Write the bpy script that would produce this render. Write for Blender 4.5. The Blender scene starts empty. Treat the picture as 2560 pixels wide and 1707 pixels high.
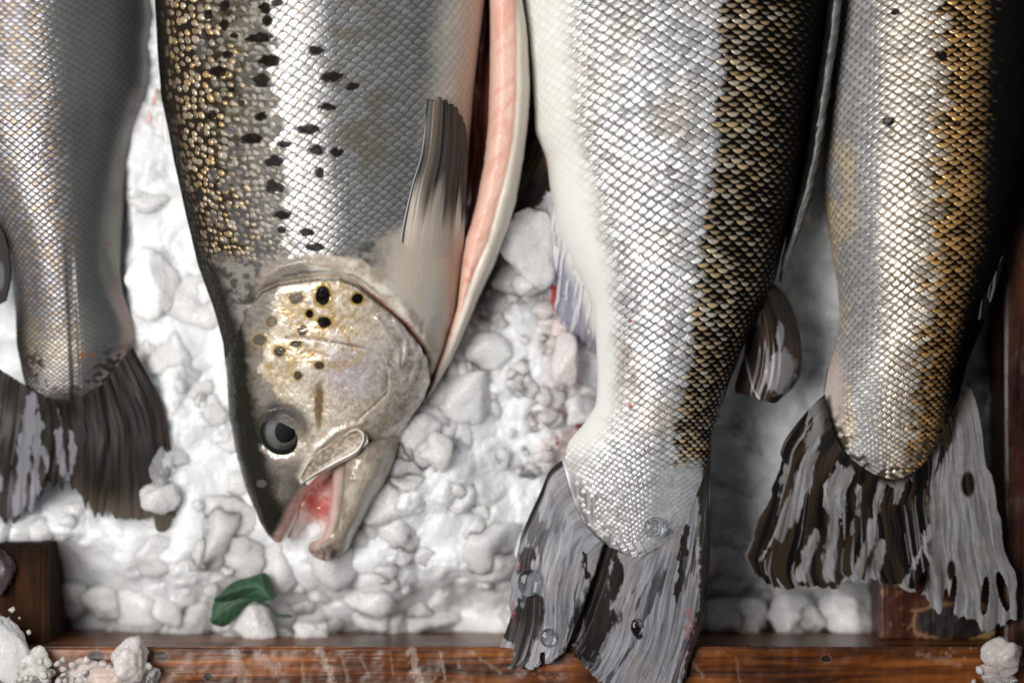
import bpy, bmesh, math, random
import numpy as np
from mathutils import Vector

C = bpy.context.scene.collection
SC = bpy.context.scene

# ------------------------------------------------------------------ camera
S = 0.0002          # metres per photograph pixel on the crate floor
D = 1.30            # camera height over the crate floor
cam_d = bpy.data.cameras.new('camera')
cam = bpy.data.objects.new('camera', cam_d); C.objects.link(cam)
cam.location = (0, 0, D)
cam_d.sensor_width = 36.0
cam_d.lens = 36.0 * D / (2560 * S)
cam_d.clip_start = 0.05; cam_d.clip_end = 20
cam_d.dof.use_dof = True
cam_d.dof.focus_distance = D - 0.098
cam_d.dof.aperture_fstop = 2.6
cam_d.dof.aperture_blades = 0
SC.camera = cam

# ------------------------------------------------------------------ light
world = bpy.data.worlds.new('World'); SC.world = world
world.use_nodes = True
bg = world.node_tree.nodes['Background']
bg.inputs['Color'].default_value = (0.80, 0.88, 1.0, 1)
bg.inputs['Strength'].default_value = 0.050

def area(name, loc, target, sx, sy, power, col):
    d = bpy.data.lights.new(name, 'AREA'); d.shape = 'RECTANGLE'
    d.size = sx; d.size_y = sy; d.energy = power; d.color = col
    o = bpy.data.objects.new(name, d); C.objects.link(o)
    o.location = loc
    v = Vector(target) - Vector(loc)
    o.rotation_euler = v.to_track_quat('-Z', 'Y').to_euler()
    return o
area('window_light', (-0.55, 0.06, 1.04), (-0.04, 0.0, 0.05), 0.56, 0.60, 14.6, (1.0, 0.975, 0.94))
area('top_fill', (-0.10, 1.15, 0.75), (0.0, 0.0, 0.05), 0.8, 0.35, 2.0, (0.90, 0.95, 1.0))  # added soft fill from the top side, not a real fixture

SC.view_settings.view_transform = 'Standard'
SC.view_settings.look = 'None'
SC.view_settings.exposure = 0.0
SC.view_settings.gamma = 1.0
SC.render.engine = 'CYCLES'
SC.cycles.use_denoising = True
SC.cycles.max_bounces = 20
SC.cycles.transmission_bounces = 16
SC.cycles.sample_clamp_indirect = 12.0

# ------------------------------------------------------------------ numpy helpers
def W(px, py, z):
    px = np.asarray(px, float); py = np.asarray(py, float); z = np.asarray(z, float)
    k = (D - z) / D
    return np.stack(np.broadcast_arrays((px - 1280) * S * k, (853.5 - py) * S * k, z), -1)

def project(P):
    k = D / (D - P[..., 2])
    return 1280 + P[..., 0] / S * k, 853.5 - P[..., 1] / S * k

def ss(a, b, x):
    t = np.clip((x - a) / (b - a), 0, 1)
    return t * t * (3 - 2 * t)

def hsh(i, j, k=0, seed=0):
    i = np.asarray(i).astype(np.int64); j = np.asarray(j).astype(np.int64); k = np.asarray(k).astype(np.int64)
    h = (i * 374761393 + j * 668265263 + k * 1274126177 + seed * 974634541) & 0xFFFFFFFF
    h = ((h ^ (h >> 13)) * 1274126177) & 0xFFFFFFFF
    h = ((h ^ (h >> 16)) * 2246822519) & 0xFFFFFFFF
    h = h ^ (h >> 15)
    return (h & 0xFFFFFF) / float(0xFFFFFF)

def vn(x, y, seed=0):
    i = np.floor(x); j = np.floor(y); u = x - i; v = y - j
    u = u * u * (3 - 2 * u); v = v * v * (3 - 2 * v)
    a = hsh(i, j, 0, seed); b = hsh(i + 1, j, 0, seed); c = hsh(i, j + 1, 0, seed); d = hsh(i + 1, j + 1, 0, seed)
    return (a * (1 - u) + b * u) * (1 - v) + (c * (1 - u) + d * u) * v

def fbm(x, y, o=4, seed=0):
    s = 0; a = 0.5; t = 0
    for k in range(o):
        s = s + a * vn(x * 2 ** k, y * 2 ** k, seed + 17 * k); t += a; a *= 0.5
    return s / t

def vn3(P, seed=0):
    I = np.floor(P); F = P - I; F = F * F * (3 - 2 * F)
    r = 0
    for dx in (0, 1):
        for dy in (0, 1):
            for dz in (0, 1):
                w = (F[:, 0] if dx else 1 - F[:, 0]) * (F[:, 1] if dy else 1 - F[:, 1]) * (F[:, 2] if dz else 1 - F[:, 2])
                r = r + w * hsh(I[:, 0] + dx, I[:, 1] + dy, I[:, 2] + dz, seed)
    return r

def worley(x, y, seed=0, jit=0.9):
    i = np.floor(x); j = np.floor(y)
    f1 = np.full(x.shape, 9.0); f2 = np.full(x.shape, 9.0); idv = np.zeros(x.shape)
    for dx in (-1, 0, 1):
        for dy in (-1, 0, 1):
            ci = i + dx; cj = j + dy
            qx = ci + 0.5 + jit * (hsh(ci, cj, 1, seed) - 0.5); qy = cj + 0.5 + jit * (hsh(ci, cj, 2, seed) - 0.5)
            d = np.hypot(x - qx, y - qy)
            m = d < f1
            f2 = np.where(m, f1, np.minimum(f2, d)); idv = np.where(m, hsh(ci, cj, 3, seed), idv); f1 = np.where(m, d, f1)
    return f1, f2, idv

def dline(px, py, pts):
    pts = np.asarray(pts, float); best = np.full(px.shape, 1e9)
    for a, b in zip(pts[:-1], pts[1:]):
        e = b - a; l = max((e * e).sum(), 1e-9)
        t = np.clip(((px - a[0]) * e[0] + (py - a[1]) * e[1]) / l, 0, 1)
        best = np.minimum(best, (px - a[0] - t * e[0]) ** 2 + (py - a[1] - t * e[1]) ** 2)
    return np.sqrt(best)

def inside(px, py, pts):
    pts = np.asarray(pts, float); c = np.zeros(px.shape, bool)
    for a, b in zip(pts, np.roll(pts, -1, 0)):
        if a[1] == b[1]: continue
        m = ((a[1] > py) != (b[1] > py)) & (px < (b[0] - a[0]) * (py - a[1]) / (b[1] - a[1]) + a[0])
        c ^= m
    return c

def spline(pts, n):
    """Catmull-Rom through points, resampled evenly."""
    p = np.asarray(pts, float)
    if len(p) == 2:
        q = p
    else:
        e = np.vstack([2 * p[0] - p[1], p, 2 * p[-1] - p[-2]]); q = []
        for k in range(1, len(e) - 2):
            t = np.linspace(0, 1, 12, endpoint=False)[:, None]
            a, b, c, d = e[k - 1], e[k], e[k + 1], e[k + 2]
            q.append(0.5 * (2 * b + (c - a) * t + (2 * a - 5 * b + 4 * c - d) * t ** 2 + (3 * b - a - 3 * c + d) * t ** 3))
        q = np.vstack(q + [p[-1:]])
    s = np.r_[0, np.cumsum(np.hypot(*np.diff(q, axis=0).T))]
    t = np.linspace(0, s[-1], n)
    return np.stack([np.interp(t, s, q[:, 0]), np.interp(t, s, q[:, 1])], -1)

def edge(pts, sm=22):
    """x as a smooth function of y; points are (y, x)."""
    p = np.asarray(pts, float); y = np.arange(p[0, 0] - 120, p[-1, 0] + 121)
    x = np.interp(y, p[:, 0], p[:, 1])
    i0 = (p[1, 1] - p[0, 1]) / (p[1, 0] - p[0, 0]); i1 = (p[-1, 1] - p[-2, 1]) / (p[-1, 0] - p[-2, 0])
    x = np.where(y < p[0, 0], p[0, 1] + i0 * (y - p[0, 0]), x); x = np.where(y > p[-1, 0], p[-1, 1] + i1 * (y - p[-1, 0]), x)
    if sm > 1:
        k = np.hanning(2 * (sm // 2) + 3); k /= k.sum(); pad = len(k) // 2
        x = np.convolve(np.pad(x, pad, mode='edge'), k, 'valid')
    return lambda q: np.interp(q, y, x)

def ramp(pts):
    p = np.asarray(pts, float)
    return lambda q: np.interp(q, p[:, 0], p[:, 1])

def mixc(a, b, t):
    t = np.asarray(t)[..., None]
    return np.asarray(a, float) * (1 - t) + np.asarray(b, float) * t

# ------------------------------------------------------------------ object helpers
def raw_mesh(name, V, Q, col, prop, mat, parent, smooth=True):
    V = np.ascontiguousarray(V.reshape(-1, 3), dtype=np.float32); Q = np.ascontiguousarray(Q, dtype=np.int32)
    used = np.zeros(len(V), bool); used[Q.ravel()] = True
    if not used.all():
        re = np.cumsum(used) - 1; Q = re[Q].astype(np.int32); V = V[used]
        col = col.reshape(-1, col.shape[-1])[used]; prop = prop.reshape(-1, prop.shape[-1])[used]
    k = Q.shape[1]
    me = bpy.data.meshes.new(name)
    me.vertices.add(len(V)); me.vertices.foreach_set('co', V.ravel())
    me.loops.add(Q.size); me.loops.foreach_set('vertex_index', Q.ravel())
    me.polygons.add(len(Q)); me.polygons.foreach_set('loop_start', np.arange(0, Q.size, k, dtype=np.int32))
    me.polygons.foreach_set('use_smooth', np.full(len(Q), smooth))
    me.update(calc_edges=True)
    for nm, arr in (('col', col), ('prop', prop)):
        a = me.attributes.new(nm, 'FLOAT_COLOR', 'POINT')
        full = np.ones((len(V), 4), np.float32); arr = arr.reshape(len(V), -1); full[:, :arr.shape[1]] = arr
        a.data.foreach_set('color', full.ravel())
    me.materials.append(mat)
    o = bpy.data.objects.new(name, me); C.objects.link(o)
    if parent is not None: o.parent = parent
    return o

def tag(o, label=None, cat=None, group=None, kind=None):
    if label: o['label'] = label
    if cat: o['category'] = cat
    if group: o['group'] = group
    if kind: o['kind'] = kind
    return o

def empty(name, label, cat, group=None):
    o = bpy.data.objects.new(name, None); C.objects.link(o); o.empty_display_size = 0.02
    return tag(o, label, cat, group)

def props(n, metal, rough, coat=0.5):
    p = np.ones(np.shape(metal) + (4,)) if np.ndim(metal) else np.ones((n, 4))
    p[..., 0] = metal; p[..., 1] = rough; p[..., 2] = coat
    return p

# ------------------------------------------------------------------ materials
def nodes_mat(name):
    m = bpy.data.materials.new(name); m.use_nodes = True
    nt = m.node_tree; b = nt.nodes['Principled BSDF']
    return m, nt, b

def skin_mat(name, bump=0.12, scale=2600, sss=0.0, coat_rough=0.12, spec=0.5, sss_r=(1, 0.5, 0.35)):
    m, nt, b = nodes_mat(name); L = nt.links.new
    a = nt.nodes.new('ShaderNodeAttribute'); a.attribute_name = 'col'
    p = nt.nodes.new('ShaderNodeAttribute'); p.attribute_name = 'prop'
    sp = nt.nodes.new('ShaderNodeSeparateColor'); L(p.outputs['Color'], sp.inputs[0])
    L(a.outputs['Color'], b.inputs['Base Color'])
    L(sp.outputs[0], b.inputs['Metallic']); L(sp.outputs[2], b.inputs['Coat Weight'])
    tc = nt.nodes.new('ShaderNodeTexCoord')
    n = nt.nodes.new('ShaderNodeTexNoise'); n.inputs['Scale'].default_value = scale; n.inputs['Detail'].default_value = 3
    L(tc.outputs['Object'], n.inputs['Vector'])
    mr = nt.nodes.new('ShaderNodeMath'); mr.operation = 'MULTIPLY_ADD'; mr.inputs[1].default_value = 0.22; mr.inputs[2].default_value = -0.11
    L(n.outputs['Fac'], mr.inputs[0])
    ad = nt.nodes.new('ShaderNodeMath'); ad.operation = 'ADD'; ad.use_clamp = True
    L(mr.outputs[0], ad.inputs[0]); L(sp.outputs[1], ad.inputs[1]); L(ad.outputs[0], b.inputs['Roughness'])
    bp = nt.nodes.new('ShaderNodeBump'); bp.inputs['Strength'].default_value = bump; bp.inputs['Distance'].default_value = 0.0004
    L(n.outputs['Fac'], bp.inputs['Height']); L(bp.outputs['Normal'], b.inputs['Normal'])
    b.inputs['Coat Roughness'].default_value = coat_rough
    sm = nt.nodes.new('ShaderNodeMath'); sm.operation = 'MULTIPLY'; sm.inputs[1].default_value = spec
    L(p.outputs['Alpha'], sm.inputs[0]); L(sm.outputs[0], b.inputs['Specular IOR Level'])
    if sss:
        b.inputs['Subsurface Weight'].default_value = sss; b.inputs['Subsurface Radius'].default_value = sss_r
        b.inputs['Subsurface Scale'].default_value = 0.004
    return m

def ice_mat(name, trans=0.0, rough=0.22, sss=1.0, scale=0.006):
    m, nt, b = nodes_mat(name); L = nt.links.new
    a = nt.nodes.new('ShaderNodeAttribute'); a.attribute_name = 'col'
    L(a.outputs['Color'], b.inputs['Base Color'])
    b.inputs['Subsurface Weight'].default_value = sss
    b.inputs['Subsurface Radius'].default_value = (0.95, 1.0, 1.05); b.inputs['Subsurface Scale'].default_value = scale
    b.inputs['IOR'].default_value = 1.31; b.inputs['Transmission Weight'].default_value = trans
    tc = nt.nodes.new('ShaderNodeTexCoord')
    n = nt.nodes.new('ShaderNodeTexNoise'); n.inputs['Scale'].default_value = 330; n.inputs['Detail'].default_value = 5
    n2 = nt.nodes.new('ShaderNodeTexNoise'); n2.inputs['Scale'].default_value = 1500; n2.inputs['Detail'].default_value = 2
    L(tc.outputs['Object'], n.inputs['Vector']); L(tc.outputs['Object'], n2.inputs['Vector'])
    mr = nt.nodes.new('ShaderNodeMapRange'); mr.inputs['From Min'].default_value = 0.35; mr.inputs['From Max'].default_value = 0.7
    mr.inputs['To Min'].default_value = rough - 0.10; mr.inputs['To Max'].default_value = rough + 0.35
    L(n.outputs['Fac'], mr.inputs['Value']); L(mr.outputs[0], b.inputs['Roughness'])
    bp = nt.nodes.new('ShaderNodeBump'); bp.inputs['Strength'].default_value = 0.35 if trans < .2 else 0.12; bp.inputs['Distance'].default_value = 0.0012
    bp2 = nt.nodes.new('ShaderNodeBump'); bp2.inputs['Strength'].default_value = 0.18 if trans < .2 else 0.02; bp2.inputs['Distance'].default_value = 0.0005
    L(n.outputs['Fac'], bp.inputs['Height']); L(n2.outputs['Fac'], bp2.inputs['Height'])
    L(bp.outputs['Normal'], bp2.inputs['Normal']); L(bp2.outputs['Normal'], b.inputs['Normal'])
    return m

M_SKIN = skin_mat('scaly_skin', 0.10, 2600, spec=0.22)
M_HEAD = skin_mat('wet_head_skin', 0.05, 2200, sss=0.10, coat_rough=0.05)
M_FLESH = skin_mat('salmon_flesh', 0.2, 900, sss=0.45, coat_rough=0.15)
M_FIN = skin_mat('wet_fin', 0.22, 1400, coat_rough=0.16, spec=0.22)
M_PALEFIN = skin_mat('pale_fin', 0.2, 1400, sss=0.3, coat_rough=0.2)
M_EYE = skin_mat('eye', 0.0, 800, coat_rough=0.10, spec=0.08)
M_PUPIL = skin_mat('pupil', 0.0, 800, spec=0.08)
M_ICE = ice_mat('crushed_ice_material')
M_GRAIN = ice_mat('ice_grain_material', trans=0.30, rough=0.24, sss=1.0, scale=0.006)
M_CHUNK = ice_mat('ice_chunk_material', trans=0.30, rough=0.22, sss=1.0, scale=0.006)
M_CLEAR = ice_mat('clear_ice_material', trans=0.75, rough=0.12, sss=0.4, scale=0.004)
M_LEAF = skin_mat('leaf_green', 0.25, 1100, sss=0.1, coat_rough=0.3)
m, nt, b = nodes_mat('water'); M_WATER = m
b.inputs['Base Color'].default_value = (0.85, 0.88, 0.9, 1); b.inputs['Transmission Weight'].default_value = 1.0
b.inputs['Roughness'].default_value = 0.03; b.inputs['IOR'].default_value = 1.33

def wood_mat(name, dark, mid, light, axis, rough=0.35):
    m, nt, b = nodes_mat(name); L = nt.links.new
    tc = nt.nodes.new('ShaderNodeTexCoord'); mp = nt.nodes.new('ShaderNodeMapping')
    sc = [110, 110, 110]; sc[axis] = 7
    mp.inputs['Scale'].default_value = sc
    L(tc.outputs['Object'], mp.inputs['Vector'])
    n = nt.nodes.new('ShaderNodeTexNoise'); n.inputs['Scale'].default_value = 1.6; n.inputs['Detail'].default_value = 7; n.inputs['Distortion'].default_value = 1.2
    L(mp.outputs[0], n.inputs['Vector'])
    n2 = nt.nodes.new('ShaderNodeTexNoise'); n2.inputs['Scale'].default_value = 22; n2.inputs['Detail'].default_value = 4
    L(tc.outputs['Object'], n2.inputs['Vector'])
    r = nt.nodes.new('ShaderNodeValToRGB')
    r.color_ramp.elements[0].position = 0.30; r.color_ramp.elements[0].color = dark + (1,)
    r.color_ramp.elements[1].position = 0.72; r.color_ramp.elements[1].color = light + (1,)
    e = r.color_ramp.elements.new(0.5); e.color = mid + (1,)
    L(n.outputs['Fac'], r.inputs['Fac'])
    a = nt.nodes.new('ShaderNodeAttribute'); a.attribute_name = 'col'     # stains, knots, frost streaks
    mu = nt.nodes.new('ShaderNodeMix'); mu.data_type = 'RGBA'; mu.blend_type = 'MULTIPLY'; mu.inputs[0].default_value = 1.0
    rr = nt.nodes.new('ShaderNodeValToRGB')
    rr.color_ramp.elements[0].position = 0.35; rr.color_ramp.elements[0].color = (0.35, 0.33, 0.32, 1)
    rr.color_ramp.elements[1].position = 0.62; rr.color_ramp.elements[1].color = (1, 1, 1, 1)
    L(n2.outputs['Fac'], rr.inputs['Fac'])
    L(r.outputs[0], mu.inputs[6]); L(rr.outputs[0], mu.inputs[7])
    mx = nt.nodes.new('ShaderNodeMix'); mx.data_type = 'RGBA'
    p = nt.nodes.new('ShaderNodeAttribute'); p.attribute_name = 'prop'
    sp = nt.nodes.new('ShaderNodeSeparateColor'); L(p.outputs['Color'], sp.inputs[0])
    L(sp.outputs[0], mx.inputs[0]); L(mu.outputs[2], mx.inputs[6]); L(a.outputs['Color'], mx.inputs[7])
    L(mx.outputs[2], b.inputs['Base Color'])
    mr = nt.nodes.new('ShaderNodeMapRange'); mr.inputs['To Min'].default_value = rough - 0.12; mr.inputs['To Max'].default_value = rough + 0.25
    L(n2.outputs['Fac'], mr.inputs['Value']); L(mr.outputs[0], b.inputs['Roughness'])
    bp = nt.nodes.new('ShaderNodeBump'); bp.inputs['Strength'].default_value = 0.35; bp.inputs['Distance'].default_value = 0.0012
    L(n.outputs['Fac'], bp.inputs['Height']); L(bp.outputs['Normal'], b.inputs['Normal'])
    return m
M_WOOD = wood_mat('varnished_wood', (0.024, 0.007, 0.002), (0.15, 0.040, 0.005), (0.38, 0.115, 0.015), 0, 0.29)
M_WOODY = wood_mat('varnished_side_wood', (0.02, 0.005, 0.002), (0.06, 0.014, 0.004), (0.13, 0.034, 0.008), 1)
M_POST = wood_mat('dark_post_wood', (0.008, 0.004, 0.002), (0.026, 0.011, 0.005), (0.055, 0.022, 0.009), 1, 0.8)
M_POST.node_tree.nodes['Principled BSDF'].inputs['Specular IOR Level'].default_value = 0.12

# ------------------------------------------------------------------ surface builders
def loft(y0, y1, step, xl, xr, zc, tt, tb, p=2.1, dx=1.9, nb=26, lens=None):
    """A body laid along the photograph's y: returns the world grid of its upper and lower surface."""
    ys = np.arange(y0, y1 + 0.01, step)
    L_, R_ = xl(ys), xr(ys); zc_ = zc(ys); T_ = tt(ys); B_ = tb(ys)
    hw = (R_ - L_) / 2; cx = (R_ + L_) / 2
    asp = np.median(T_ / S / np.maximum(hw, 1))
    th = np.linspace(0, np.pi, 4000)
    def sec(t):
        c, s = np.cos(t), np.sin(t)
        return -np.sign(c) * np.abs(c) ** (2 / p), np.abs(s) ** (2 / p)
    x, z = sec(th); arc = np.r_[0, np.cumsum(np.hypot(np.diff(x), np.diff(z) * asp))]
    nt_ = int(arc[-1] * hw.max() / dx) + 2
    tq = np.interp(np.linspace(0, arc[-1], nt_), arc, th)
    X, Z = sec(tq); Xb, Zb = sec(np.linspace(np.pi, 0, nb))
    top = W(cx[:, None] + hw[:, None] * X[None], ys[:, None] + 0 * X[None], zc_[:, None] + 0 * X[None])
    top[..., 2] += T_[:, None] * (Z[None] if lens is None else np.maximum(Z, 0)[None] ** lens(ys)[:, None])
    bot = W(cx[:, None] + hw[:, None] * Xb[None, 1:-1], ys[:, None] + 0 * Xb[None, 1:-1], zc_[:, None] + 0 * Xb[None, 1:-1])
    bot[..., 2] -= B_[:, None] * Zb[None, 1:-1]
    return ys, top, bot

def gnormal(G):
    du = np.gradient(G, axis=0); dv = np.gradient(G, axis=1)
    n = np.cross(dv, du); n /= np.maximum(np.linalg.norm(n, axis=-1, keepdims=True), 1e-12)
    n[n[..., 2] < -0.3] *= 1
    return n if np.mean(n[..., 2]) > 0 else -n

def arcs(G):
    d = np.linalg.norm(np.diff(G, axis=1), axis=-1) / S
    return np.concatenate([np.zeros((G.shape[0], 1)), np.cumsum(d, 1)], 1)

def quads_grid(nr, nc, wrap=False, off=0):
    i, j = np.meshgrid(np.arange(nr - 1), np.arange(nc if wrap else nc - 1), indexing='ij')
    j2 = (j + 1) % nc
    return (np.stack([i * nc + j, (i + 1) * nc + j, (i + 1) * nc + j2, i * nc + j2], -1).reshape(-1, 4) + off)

def ring_mesh(name, top, bot, ctop, ptop, cbot, mat, parent, face_mask=None):
    nr = top.shape[0]
    G = np.concatenate([top, bot], 1); nc = G.shape[1]; nt_ = top.shape[1]
    cb = np.zeros(bot.shape[:2] + (3,)); cb[:] = cbot
    pb = props(0, np.zeros(bot.shape[:2]), 0.4, 0.3)
    col = np.concatenate([ctop, cb], 1); pr = np.concatenate([ptop, pb], 1)
    Q = quads_grid(nr, nc, True)
    return raw_mesh(name, G, Q, col, pr, mat, parent)

def scales(a, b, seed, jit=0.0, pw=1.7):
    """Overlapping scale pattern. a across in scale widths, b towards the tail in half-rows."""
    n = np.floor(b)
    def Ef(d): return 1 - (2 * np.minimum(np.abs(d), 0.5)) ** pw
    def row(j):
        x = a + 0.5 * (np.mod(j, 2)); i = np.round(x); return i, x - i
    i0, d0 = row(n); i1, d1 = row(n + 1)
    m = b < n + Ef(d0)
    j = np.where(m, n, n + 1); i = np.where(m, i0, i1); da = np.where(m, d0, d1)
    f = (b - (j - 1)) / 2
    e = j + Ef(da) - b                                   # distance (half-rows) to the free edge
    g = b - (j - 1 + Ef(0.5 - np.abs(da)))               # distance to the edge of the scale over it
    r = [hsh(i, j, 5 + k, seed) for k in range(4)]
    e = np.maximum(e, 0); g = np.maximum(g, 0)
    return da, f, e, g, r

def coons(B, T, L, R, nu, nv):
    B = spline(B, nu); T = spline(T, nu); L = spline(L, nv); R = spline(R, nv)
    u = np.linspace(0, 1, nu)[None, :, None]; v = np.linspace(0, 1, nv)[:, None, None]
    P = (1 - v) * B[None] + v * T[None] + (1 - u) * L[:, None] + u * R[:, None]
    P -= (1 - u) * (1 - v) * B[0] + u * (1 - v) * B[-1] + (1 - u) * v * T[0] + u * v * T[-1]
    return P, np.broadcast_to(u[..., 0], P.shape[:2]).copy(), np.broadcast_to(v[..., 0], P.shape[:2]).copy()

def sheet(name, P, z, col, prop, mat, parent, thick=0.0012, hole=None):
    """A fin: thin closed sheet with an upper and a lower face and a rim."""
    nr, nc = P.shape[:2]
    top = W(P[..., 0], P[..., 1], z)
    n = gnormal(top)
    low = top - n * thick
    keep = np.ones((nr - 1, nc - 1), bool)
    if hole is not None:
        keep = ~(hole[:-1, :-1] | hole[1:, :-1] | hole[:-1, 1:] | hole[1:, 1:])
    q = quads_grid(nr, nc).reshape(nr - 1, nc - 1, 4)
    up = q[keep]; N = nr * nc
    dn = up[:, ::-1] + N
    # rim: edges used once
    E = np.concatenate([up[:, [0, 1]], up[:, [1, 2]], up[:, [2, 3]], up[:, [3, 0]]])
    key = np.sort(E, 1); key = key[:, 0].astype(np.int64) * (N + 1) + key[:, 1]
    _, idx, cnt = np.unique(key, return_index=True, return_counts=True)
    be = E[idx[cnt == 1]]
    rim = np.stack([be[:, 1], be[:, 0], be[:, 0] + N, be[:, 1] + N], 1)
    Q = np.concatenate([up, dn, rim])
    V = np.concatenate([top.reshape(-1, 3), low.reshape(-1, 3)])
    return raw_mesh(name, V, Q, np.concatenate([col.reshape(-1, 3)] * 2), np.concatenate([prop.reshape(-1, 4)] * 2), mat, parent)

def streaks(u, v, n, seed, wmin=.0012, wmax=.006, v0=.05, lmin=.15, lmax=.6):
    g = np.random.default_rng(seed); out = np.zeros(u.shape)
    wob = .012 * (fbm(u * 6, v * 4, 2, seed) - .5) + .004 * (fbm(u * 30, v * 9, 2, seed + 1) - .5)
    for k in range(n):
        uc = g.uniform(0, 1); w = g.uniform(wmin, wmax); a = g.uniform(v0, .85); l = g.uniform(lmin, lmax); s = g.uniform(.4, 1)
        t = np.clip((v - a) / l, 0, 1); ww = w * np.sin(np.pi * np.clip(t, 0, 1)) ** .6 + 1e-5
        out = np.maximum(out, s * ss(1.15, .6, np.abs(u + wob - uc) / ww) * (v > a) * (v < a + l))
    return out

def ellipse(px, py, cx, cy, rx, ry, rot=0):
    c, s = math.cos(rot), math.sin(rot)
    x = (px - cx) * c + (py - cy) * s; y = -(px - cx) * s + (py - cy) * c
    return np.hypot(x / rx, y / ry)

# =================================================================== the crate
crate = empty('wooden_crate', 'old varnished brown wooden crate holding the ice and the four fish', 'crate')
def plank(name, x0, x1, y0, y1, zt, zb, mat, step=4, paint=None, bev=6, parent=crate):
    """A board seen from above; x and y are photograph pixels at height zt."""
    xs = np.arange(x0, x1 + step, step); ys = np.arange(y0, y1 + step, step)
    X, Y = np.meshgrid(xs, ys)
    edge_d = np.minimum(np.minimum(X - x0, x1 - X), np.minimum(Y - y0, y1 - Y))
    wob = (fbm(X / 60, Y / 60, 3, 5) - 0.5) * 0.0016
    z = zt + wob - 0.0022 * np.clip(1 - edge_d / bev, 0, 1) ** 2
    top = W(X, Y, zt); top[..., 2] = z
    col = np.zeros(X.shape + (3,)); pr = props(0, np.zeros(X.shape), 0.4)
    if paint: paint(X, Y, col, pr)
    nr, nc = X.shape
    q = quads_grid(nr, nc)[:, ::-1]
    N = nr * nc
    b_ = np.concatenate([np.arange(nc), np.arange(1, nr) * nc + nc - 1, (nr - 1) * nc + np.arange(nc - 2, -1, -1), np.arange(nr - 2, 0, -1) * nc])
    V = top.reshape(-1, 3); cc = col.reshape(-1, 3); pp = pr.reshape(-1, 4)
    rows = [b_]; nz = 8
    for k in range(1, nz + 1):
        ring = V[b_].copy(); ring[:, 2] = V[b_][:, 2] * (1 - k / nz) + zb * k / nz
        rows.append(np.arange(len(b_)) + N + (k - 1) * len(b_))
        V2 = ring if k == 1 else np.concatenate([V2, ring])
    V = np.concatenate([V, V2]); cc = np.concatenate([cc] + [col.reshape(-1, 3)[b_]] * nz); pp = np.concatenate([pp] + [pr.reshape(-1, 4)[b_] * np.array([0, 1, 1, 1])] * nz)
    side = []
    for r0, r1 in zip(rows[:-1], rows[1:]):
        side.append(np.stack([r0, np.roll(r0, -1), np.roll(r1, -1), r1], 1))
    return raw_mesh(name, V, np.concatenate([q] + side), cc, pp, mat, parent)

def paint_beam(X, Y, col, pr):
    n = fbm(X / 5, Y / 9, 3, 3)
    col[:] = (0.38, 0.29, 0.24)
    m = np.zeros(X.shape)
    for (xa, ya, xb, yb, w, s) in ((800, 1622, 835, 1712, 11, .95), (1028, 1622, 1050, 1712, 12, .95), (1100, 1626, 1114, 1700, 4, .8), (855, 1640, 870, 1700, 6, .5),
                                   (590, 1630, 610, 1712, 18, .55), (650, 1640, 690, 1672, 18, .7), (755, 1655, 758, 1700, 5, .5), (975, 1632, 985, 1690, 4, .5), (1138, 1640, 1150, 1670, 4, .5),
                                   (1180, 1630, 1250, 1680, 5, .45), (1720, 1640, 1760, 1690, 6, .4), (2295, 1632, 2400, 1660, 9, .35), (900, 1640, 925, 1690, 5, .4), (1840, 1640, 1850, 1710, 4, .3)):
        d = dline(X, Y, [(xa, ya), (xb, yb)])
        m = np.maximum(m, .70 * s * ss(1.0, 0.3, d / w + (n - 0.5) * 2.2))
    for cx, cy, r in ((240, 1640, 16), (2065, 1646, 10), (405, 1640, 12), (520, 1690, 10)):     # knots and a nail hole
        d = ellipse(X, Y, cx, cy, r * 1.3, r)
        k = ss(1.2, 0.8, d + (n - 0.5) * 0.5); col[k > 0.3] = (0.012, 0.005, 0.003); m = np.maximum(m, k * 0.95)
    sp = ss(0.68, 0.76, fbm(X / 9, Y / 9, 2, 8)) * ss(0.45, 0.65, fbm(X / 150, Y / 60, 2, 21)) * 0.6
    col[(sp > 0.1) & (m < 0.1)] = (0.30, 0.17, 0.13)
    pr[..., 0] = np.maximum(m, sp)
plank('front_beam', -260, 2900, 1617, 2000, 0.080, -0.004, M_WOOD, 3, paint_beam)
plank('corner_post', -260, 119, 1360, 1612, 0.066, -0.004, M_POST)
def paint_knot(X, Y, col, pr):
    d = ellipse(X, Y, 2385, 1555, 92, 42) + (fbm(X / 12, Y / 12, 3, 2) - 0.5) * 0.5
    col[:] = (0.008, 0.005, 0.004); pr[..., 0] = ss(1.1, 0.9, d) * 0.97
    w = ss(0.5, 0.75, fbm(X / 14, Y / 40, 3, 9)) * ss(60, 20, X - 2215) + 0.0
    w = np.maximum(w, ss(1.35, 1.2, d) * ss(1.0, 1.12, d) * 0.8)
    f = (w > 0.25) & (pr[..., 0] < 0.4); col[f] = (0.30, 0.17, 0.07); pr[..., 0] = np.where(f, w * 0.8, pr[..., 0])
plank('corner_block', 2200, 2494, 1440, 1600, 0.050, -0.004, M_WOODY, 3, paint_knot)
plank('side_board', 2512, 2900, -200, 1612, 0.062, -0.004, M_WOODY)
plank('floor_board', -260, 2900, -260, 1700, -0.004, -0.014, M_POST, 16)

IS = 2.7
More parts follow.
